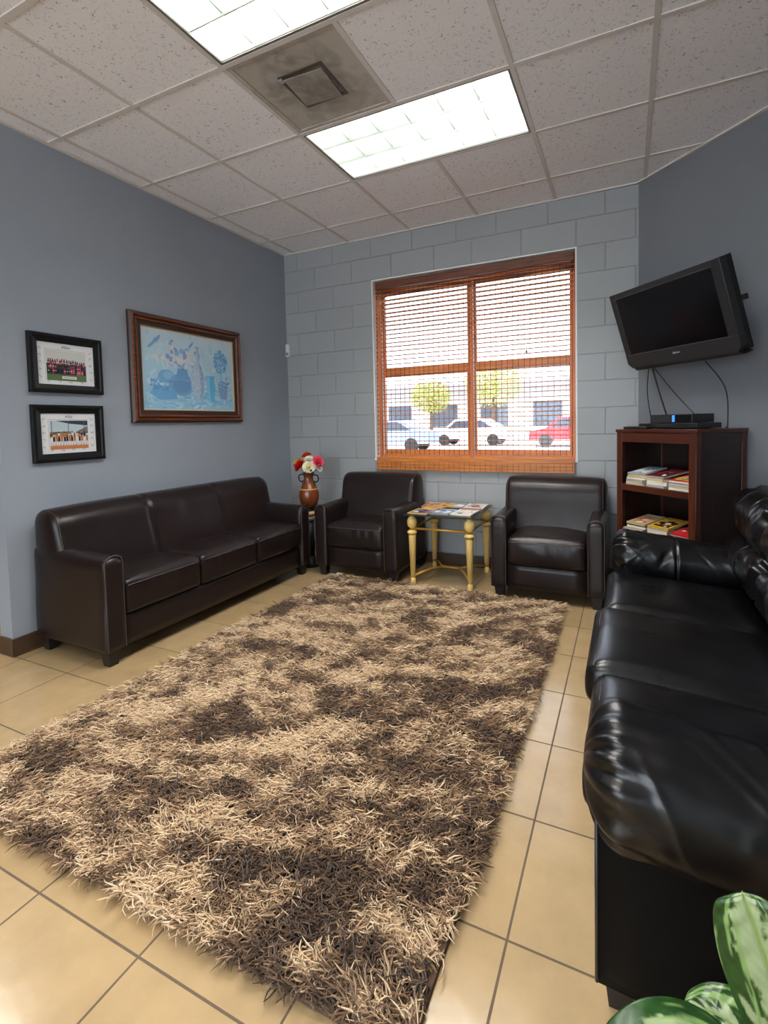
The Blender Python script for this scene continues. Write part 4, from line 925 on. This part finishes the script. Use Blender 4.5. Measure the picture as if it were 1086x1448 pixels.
for i in range(14):
    a_ = rs.uniform(0, 2 * PI); rr = rs.uniform(.04, .12); c_ = Vector((rr * math.cos(a_), rr * math.sin(a_) * .7, rs.uniform(.315, .37))); dr = Vector((math.cos(a_), math.sin(a_), rs.uniform(-.6, .3))).normalized(); sd = dr.cross(Vector((0, 0, 1))).normalized()
    P = [c_ - dr * .025, c_ + sd * .012, c_ + dr * .035, c_ - sd * .012]; b.poly(P, M_GREEN)
b.build('leaf_sprig', vz)

# ------------------------------------------------------------------ black leather sofa along the right wall
bs = thing('black_leather_sofa', 'black leather sofa with puffy roll arms along the right wall', 'sofa', (3.43, -2.0, 0))
BO = Vector((3.43, -2.0, 0))
def blo(x, y, z): return (x - BO.x, y - BO.y, z)
def bpart(name, cx, cy, cz, sx, sy, sz, r, n, fn, parent=bs, mat=None):
    P, Fq, U = rounded(sx, sy, sz, r, n); P = fn(P, U) if fn else P
    return npmesh(name, P, Fq, mat or M_BLEATH, parent, True, loc=blo(cx, cy, cz))
bpart('base', 3.43, -2.0, .205, .82, 1.90, .25, .015, (4, 8, 4), None, mat=M_BVINYL)
for yy in (-2.985, -1.015):
    o_ = bpart('arm_panel', 3.43, yy, .255, .835, .055, .37, .016, (10, 4, 8), lambda P, U: P + np.stack([0 * U[:, 0], U[:, 1] * .006 * (1 - U[:, 0] ** 4) * (1 - U[:, 2] ** 4), 0 * U[:, 0]], 1), mat=M_BVINYL)
    sg = -1 if yy < -2 else 1
    MB().tube([(-.413, sg * .022, -.175), (-.413, sg * .022, .0), (-.413, sg * .022, .17)], .004, M_BPIPE, 6).build('piping', o_)
def roll(name, p0, p1, ra, rb, seed, gather=(1, 1), nfold=13, axis='x', parent=bs, up=0, crease=None):
    """puffy roll from p0 to p1; ra = half width sideways, rb = half height; ends pinch into gathers"""
    p0, p1 = np.array(p0, float), np.array(p1, float); L = np.linalg.norm(p1 - p0); rs = np.random.default_rng(seed)
    ns, nt_ = 190, 110
    s = np.linspace(0, 1, ns)[:, None] * np.ones((1, nt_)); th = (np.arange(nt_) / nt_ * 2 * PI)[None, :] * np.ones((ns, 1))
    ds0, ds1 = s * L, (1 - s) * L; rd = min(ra, rb) * .62
    def endp(d, g): return np.where(d < rd, np.sqrt(np.clip(1 - (1 - d / rd) ** 2, 0, 1)), 1) if g else np.ones_like(d)
    e = np.maximum(endp(ds0, gather[0]) * endp(ds1, gather[1]), .02)
    fold = np.zeros_like(s)
    for d, g, ph in ((ds0, gather[0], 0.), (ds1, gather[1], 1.3)):
        if g: fold += .10 * np.exp(-(d / .075) ** 1.4) * (np.cos(th * nfold + ph + 1.6 * np.sin(th * 3 + ph)) - .3)
    # long soft wrinkles across the roll
    wr = np.zeros_like(s)
    for _ in range(46):
        sc = rs.uniform(.04, .96); tc = rs.uniform(0, 2 * PI); sk = rs.uniform(.02, .16) * (1 if rs.random() < .75 else -1); wd = rs.uniform(.007, .02); ln = rs.uniform(.25, .75); am = rs.uniform(-.045, .040) * wd / .016
        dth = (th - tc + PI) % (2 * PI) - PI
        wr += am * np.exp(-(((s - sc) * L - sk * dth) / wd) ** 2) * np.exp(-(dth / ln) ** 2)
    if crease is not None:
        for cr in crease: wr += -.045 * np.exp(-((s - cr) * L / .007) ** 2) + .014 * np.exp(-((s - cr) * L / .03) ** 2)
    if axis == 'x': e = e * (1 - .22 * s)
    k = e * (1 + fold + wr + .02 * (vnoise(s * 14 + seed, th * 2, seed) - .5))
    pw = .86; cx_ = np.sign(np.cos(th)) * np.abs(np.cos(th)) ** pw; cz_ = np.sign(np.sin(th)) * np.abs(np.sin(th)) ** pw
    P = p0 + s[..., None] * (p1 - p0)
    if axis == 'x': P = P + np.stack([0 * k, ra * k * cx_, rb * k * cz_], -1)
    else: P = P + np.stack([ra * k * cx_, 0 * k, rb * k * cz_], -1)
    bul = .0
    V = P.reshape(-1, 3); idx = np.arange(ns * nt_).reshape(ns, nt_); j2 = np.roll(idx, -1, axis=1)
    Fq = np.stack([idx[:-1], j2[:-1], j2[1:], idx[1:]], -1).reshape(-1, 4)
    if axis == 'x': Fq = Fq[:, ::-1]
    V = np.vstack([V, P[0].mean(0), P[-1].mean(0)]); a0 = len(V) - 2
    cap = [(idx[0, (i + 1) % nt_], idx[0, i], a0, a0) for i in range(nt_)]
    me_V = V - np.array(BO)
    o_ = npmesh(name, me_V, Fq, M_BLEATH, parent, True)
    return o_
# near arm and far arm
roll('armrest', (2.985, -2.905, .485), (3.72, -2.905, .405), .155, .135, 4, (1, 0), 15, 'x', crease=(.47,))
roll('armrest', (2.990, -1.125, .508), (3.72, -1.125, .455), .150, .138, 8, (1, 0), 14, 'x', crease=(.42,))
# seat cushions
def bseat(P, U):
    P = P.copy(); dome = (1 - U[:, 1] ** 4) * (1 - np.abs(U[:, 0]) ** 6)
    P[:, 2] += np.where(U[:, 2] > 0, .022 * dome * np.clip(U[:, 2], 0, 1), 0)
    P[:, 2] -= .075 * (P[:, 0] + .31)
    front = np.clip(-U[:, 0], 0, 1) ** 6; P[:, 0] -= front * .012 * (1 - U[:, 2] ** 2)
    P[:, 2] += np.where(U[:, 2] > .9, (vnoise(P[:, 0] * 8, P[:, 1] * 8 + 3, 4) - .5) * .008, 0)
    return P
for k, (y0, y1, xf, zt) in enumerate(((-1.79, -1.20, 2.985, .446), (-2.372, -1.792, 2.958, .455), (-2.84, -2.374, 2.985, .447))):
    o_ = bpart('seat_cushion', (xf + 3.60) / 2, (y0 + y1) / 2, zt - .085, 3.60 - xf, y1 - y0 - .004, .155, (.045, .03, .045), (26, 22, 10), bseat)
    pts = [(-(3.60 - xf) / 2 + .016, y, .064) for y in np.linspace(-(y1 - y0) / 2 + .02, (y1 - y0) / 2 - .02, 8)]
    MB().tube(pts, .003, M_BPIPE, 6).build('piping', o_)
# back: lumbar roll and head roll for each seat
bpart('back_frame', 3.775, -2.0, .50, .15, 1.94, .62, .04, (4, 10, 6), None)
for k, (y0, y1) in enumerate(((-1.66, -1.02), (-2.32, -1.66), (-2.98, -2.32))):
    roll('lumbar_cushion', (3.655, y0 + .01, .545), (3.655, y1 - .01, .545), .135, .115, 20 + k, (1, 1), 9, 'y', crease=(.5,))
    roll('head_cushion', (3.705, y0 + .0, .755), (3.705, y1 - .0, .755), .165, .142, 30 + k, (1, 1), 10, 'y', crease=(.33, .66))
for x in (3.06, 3.80):
    for y in (-2.955, -1.045):
        b = MB(); b.prism([(-.03, -.03), (.03, -.03), (.03, .03), (-.03, .03)], 0, .085, M_BLEG); o_ = b.build('leg', bs, blo(x, y, 0))
        for v in o_.data.vertices:
            if v.co.z < .01: v.co.x *= .7; v.co.y *= .7

# ------------------------------------------------------------------ potted plant in the near right corner
pl = thing('potted_plant', 'variegated green and silver leafed plant in the near right corner', 'plant', (3.25, -3.31, 0))
PO = np.array([3.25, -3.31, 0])
MB().lathe([(.075, 0), (.08, .005), (.105, .20), (.112, .205), (.112, .235), (.10, .235), (.095, .20)], M_TERRA, n=32).build('pot', pl)
MB().lathe([(.02, .205), (.096, .212)], M_SOIL, n=24).build('soil', pl)
def leaf(spine, nrm, width, seed, cup=.25, fold=.0):
    """spine control points base->tip, nrm = surface normal; variegated blade"""
    nu, nv = 90, 48; S = np.array(spine, float); nrm = np.array(nrm, float)
    u = np.linspace(0, 1, nu); x = u * (len(S) - 1); k = np.minimum(x.astype(int), len(S) - 2); f = (x - k)[:, None]
    p_1 = S[np.maximum(k - 1, 0)]; a = S[k]; c = S[k + 1]; d = S[np.minimum(k + 2, len(S) - 1)]
    Pm = .5 * (2 * a + (c - p_1) * f + (2 * p_1 - 5 * a + 4 * c - d) * f ** 2 + (3 * a - p_1 - 3 * c + d) * f ** 3)
    t = np.gradient(Pm, axis=0); t /= np.linalg.norm(t, axis=1)[:, None]
    N = nrm - t * (t @ nrm)[:, None]; N /= np.linalg.norm(N, axis=1)[:, None]; B = np.cross(t, N)
    hw_ = width / 2 * np.clip(np.sin(PI * u ** .82) ** .62, 0, 1) * (1 - .12 * u); hw_[-1] = .0008
    v = np.linspace(-1, 1, nv)[None, :]; U = u[:, None] * np.ones((1, nv)); Vv = v * np.ones((nu, 1))
    lat = hw_[:, None] * Vv
    lift = cup * np.abs(lat) * (1 - .5 * np.abs(Vv)) - .004 * np.exp(-(Vv / .05) ** 2) + .0022 * np.sin(U * 46 + np.abs(Vv) * 5) * np.abs(Vv) * (1 - Vv ** 2) * 1.2
    P = Pm[:, None, :] + B[:, None, :] * lat[..., None] * (1 - fold * np.abs(Vv))[..., None] + N[:, None, :] * lift[..., None]
    # pigment: silver heart, dark green flames along the side veins, paler veins, bright midrib
    av = np.abs(Vv); sd = np.sign(Vv) * 3.7
    q = U * 7.5 - av * 1.9 + sd; q2 = U * 30 - av * 8 + sd
    n1 = fbm(q * 1.6, av * 2.2 + sd, seed, 4); n2 = fbm(q2 * .9, av * 3.0 + sd, seed + 9, 3)
    edge = av + (n1 - .5) * 1.5 + .16 * np.sin(q2 * .5)
    dark = np.clip((edge - .40) / .10, 0, 1)
    cc = av * 5.5 + U * 1.6 + sd; vein = np.clip((fbm(cc * 2.2, U * 2.2 + sd, seed + 9, 2) - .57) / .06, 0, 1) * np.clip((av - .3) / .2, 0, 1)
    silver = np.array(srgb(166, 180, 138)[:3]); silver2 = np.array(srgb(138, 160, 114)[:3]); green = np.array(srgb(20, 50, 16)[:3]); green2 = np.array(srgb(40, 82, 28)[:3]); lite = np.array(srgb(126, 160, 92)[:3]); mid = np.array(srgb(134, 164, 76)[:3])
    sv = silver + (silver2 - silver) * np.clip(fbm(q2, av * 6, seed + 3, 3), 0, 1)[..., None]
    gv = green + (green2 - green) * np.clip(fbm(q * 3, av * 5, seed + 5, 3) * 1.3 - .2, 0, 1)[..., None]
    col = sv * (1 - dark[..., None]) + gv * dark[..., None]
    col = col * (1 - vein[..., None]) + lite * vein[..., None]
    mr_ = np.exp(-(Vv / .035) ** 4)[..., None]; col = col * (1 - mr_) + mid * mr_
    idx = np.arange(nu * nv).reshape(nu, nv); Fq = np.stack([idx[:-1, :-1], idx[1:, :-1], idx[1:, 1:], idx[:-1, 1:]], -1).reshape(-1, 4)
    o_ = npmesh('leaf', P.reshape(-1, 3) - PO, Fq, M_LEAFV, pl, True, col.reshape(-1, 3))
    sm = o_.modifiers.new('thickness', 'SOLIDIFY'); sm.thickness = .0012; sm.offset = 0
    return S[0]
toc = np.array([-.12, -.62, .55])
BASES = []
BASES.append(leaf([(3.245, -3.37, .455), (3.234, -3.385, .55), (3.214, -3.395, .63), (3.197, -3.40, .684), (3.192, -3.398, .698)], (-.22, -.82, .30), .100, 3, .20))
BASES.append(leaf([(3.215, -3.365, .40), (3.170, -3.39, .458), (3.112, -3.42, .470), (3.062, -3.445, .440), (3.042, -3.455, .40)], (-.10, -.38, .90), .118, 12, .15))
BASES.append(leaf([(3.265, -3.29, .34), (3.225, -3.27, .38), (3.19, -3.26, .39), (3.15, -3.25, .37)], (0, -.4, .9), .09, 21, .2))
BASES.append(leaf([(3.31, -3.30, .42), (3.38, -3.29, .52), (3.44, -3.28, .56), (3.50, -3.28, .54)], (-.1, -.4, .9), .10, 31, .2))
BASES.append(leaf([(3.28, -3.36, .36), (3.33, -3.44, .39), (3.38, -3.52, .39), (3.42, -3.58, .36)], (0, .1, 1), .10, 41, .2))
for S0 in BASES:
    e_ = np.array(S0) - PO; MB().tube([(e_[0] * .12, e_[1] * .12, .205), (e_[0] * .5, e_[1] * .5, .30), tuple(e_)], [.006, .0045, .003], M_STEM, 7).build('stem', pl)

# ------------------------------------------------------------------ shag rug
RX0, RX1, RY0, RY1 = .920, 2.690, -3.240, -.690
rug = MB().box(RX0, RX1, RY0, RY1, .001, .012, M_RUGB, .003).build('shag_rug')
tag(rug, 'shaggy brown and beige rug in the middle of the tiled floor', 'rug')
def shag():
    g = .0205; nx, ny = int((RX1 - RX0) / g), int((RY1 - RY0) / g)
    tx, ty = np.meshgrid(RX0 + (np.arange(nx) + .5) * (RX1 - RX0) / nx, RY0 + (np.arange(ny) + .5) * (RY1 - RY0) / ny)
    tx = tx.ravel() + rng.uniform(-.5, .5, tx.size) * g; ty = ty.ravel() + rng.uniform(-.5, .5, ty.size) * g
    tx = np.clip(tx, RX0 + .004, RX1 - .004); ty = np.clip(ty, RY0 + .004, RY1 - .004); nt_ = tx.size
    # brushed direction of the pile, with swirls
    ang = 5.5 * fbm(tx * 1.5 + 3, ty * 1.5 + 9, 2, 3) + 1.2 * (fbm(tx * 7, ty * 7, 8, 2) - .5) + rng.normal(0, .55, nt_) + 2.2
    # worn two-tone patches
    def rotn(a, sx, sy, sd, o=4): c, s = math.cos(a), math.sin(a); return fbm((tx * c + ty * s) * sx, (-tx * s + ty * c) * sy, sd, o)
    tone = .30 * rotn(.95, 2.4, 6.0, 31) + .42 * rotn(.4, 8., 15., 47, 3) + .28 * fbm(tx * 26, ty * 26, 61, 2)
    blobs = [(1.13, -2.34, .13, .4), (2.33, -1.90, .16, .5), (2.40, -1.08, .15, .45), (2.3, -2.62, .18, .6), (2.4, -3.0, .2, .6), (2.16, -3.15, .12, .3), (1.24, -3.05, .18, .5), (2.57, -.98, .12, .4), (2.2, -2.3, .10, .5), (1.5, -1.95, .10, .3), (1.55, -2.6, .10, .4), (2.5, -2.2, .10, .4), (1.05, -1.5, .10, .4), (1.3, -.9, .1, .35), (1.8, -1.5, .10, -.4), (1.9, -1.9, .15, -.5), (1.5, -2.3, .14, -.5), (1.75, -2.75, .13, -.5), (2.1, -.95, .12, -.5), (1.9, -3.0, .1, -.3), (1.6, -1.4, .12, -.3)]
    for x, y, r, a in blobs: tone = tone - .12 * a * np.exp(-((tx - x) ** 2 + (ty - y) ** 2) / r ** 2)
    tone = tone + rng.normal(0, .035, nt_)
    lt = np.clip((tone - .39) / .18, 0, 1)                       # 0 dark .. 1 light
    K = 11; N = nt_ * K; NR = 5
    r_ = lambda a: np.repeat(a, K)
    x = r_(tx) + rng.normal(0, .005, N); y = r_(ty) + rng.normal(0, .005, N); a = r_(ang) + rng.normal(0, .62, N)
    Ln = rng.uniform(.044, .074, N); curl = rng.normal(0, 3.0, N); h0 = rng.uniform(.7, 1.25, N); rad = rng.uniform(.0016, .0027, N)
    # keep the pile from spilling too far past the edge
    s = np.linspace(0, 1, NR)[None, :]
    th = a[:, None] + curl[:, None] * (s ** 1.5) * .8
    el = np.clip(h0[:, None] * 1.0 - s * rng.uniform(1.1, 1.9, (N, 1)), -.45, 1.5)     # rises then bends over
    step = (Ln / (NR - 1))[:, None]
    dx = np.cos(el) * np.cos(th) * step; dy = np.cos(el) * np.sin(th) * step; dz = np.sin(el) * step
    px = x[:, None] + np.concatenate([np.zeros((N, 1)), np.cumsum(dx[:, :-1], 1)], 1); py = y[:, None] + np.concatenate([np.zeros((N, 1)), np.cumsum(dy[:, :-1], 1)], 1)
    pz = .010 + np.concatenate([np.zeros((N, 1)), np.cumsum(dz[:, :-1], 1)], 1); pz = np.maximum(pz, .004)
    P = np.stack([px, py, pz], -1)
    tn = np.stack([dx, dy, dz], -1); tn /= np.linalg.norm(tn, axis=-1, keepdims=True)
    side = np.cross(tn, np.array([0, 0, 1.])); side /= np.maximum(np.linalg.norm(side, axis=-1, keepdims=True), 1e-6); up = np.cross(side, tn)
    taper = np.array([1, 1.05, 1, .8, .28])[None, :, None] * rad[:, None, None]
    V = np.stack([P + (side * math.cos(q_) + up * math.sin(q_)) * taper for q_ in (PI / 2, PI / 2 + 2 * PI / 3, PI / 2 + 4 * PI / 3)], 2)   # N,NR,3,3
    base = (np.arange(N) * NR * 3)[:, None, None] + (np.arange(NR - 1) * 3)[None, :, None]
    i0 = np.arange(3)[None, None, :]; i1 = (i0 + 1) % 3
    Fq = np.stack([base + i0, base + i1, base + 3 + i1, base + 3 + i0], -1).reshape(-1, 4)
    dk = np.array(srgb(66, 47, 34)[:3]); md = np.array(srgb(132, 101, 73)[:3]); lg = np.array(srgb(204, 173, 136)[:3]); vl = np.array(srgb(226, 202, 168)[:3])
    l = np.clip(r_(lt) * .85 + rng.normal(0, .13, N) + .05, 0, 1)[:, None]
    col = np.where(l < .4, dk + (md - dk) * (l / .4), np.where(l < .8, md + (lg - md) * ((l - .4) / .4), lg + (vl - lg) * ((l - .8) / .2)))
    col = np.repeat(col, NR * 3, axis=0)
    npmesh('pile', V.reshape(-1, 3), Fq, M_RUG, rug, True, col)
shag()
for o in bpy.data.objects:
    if o.name.startswith('pile'): o['kind'] = 'stuff'
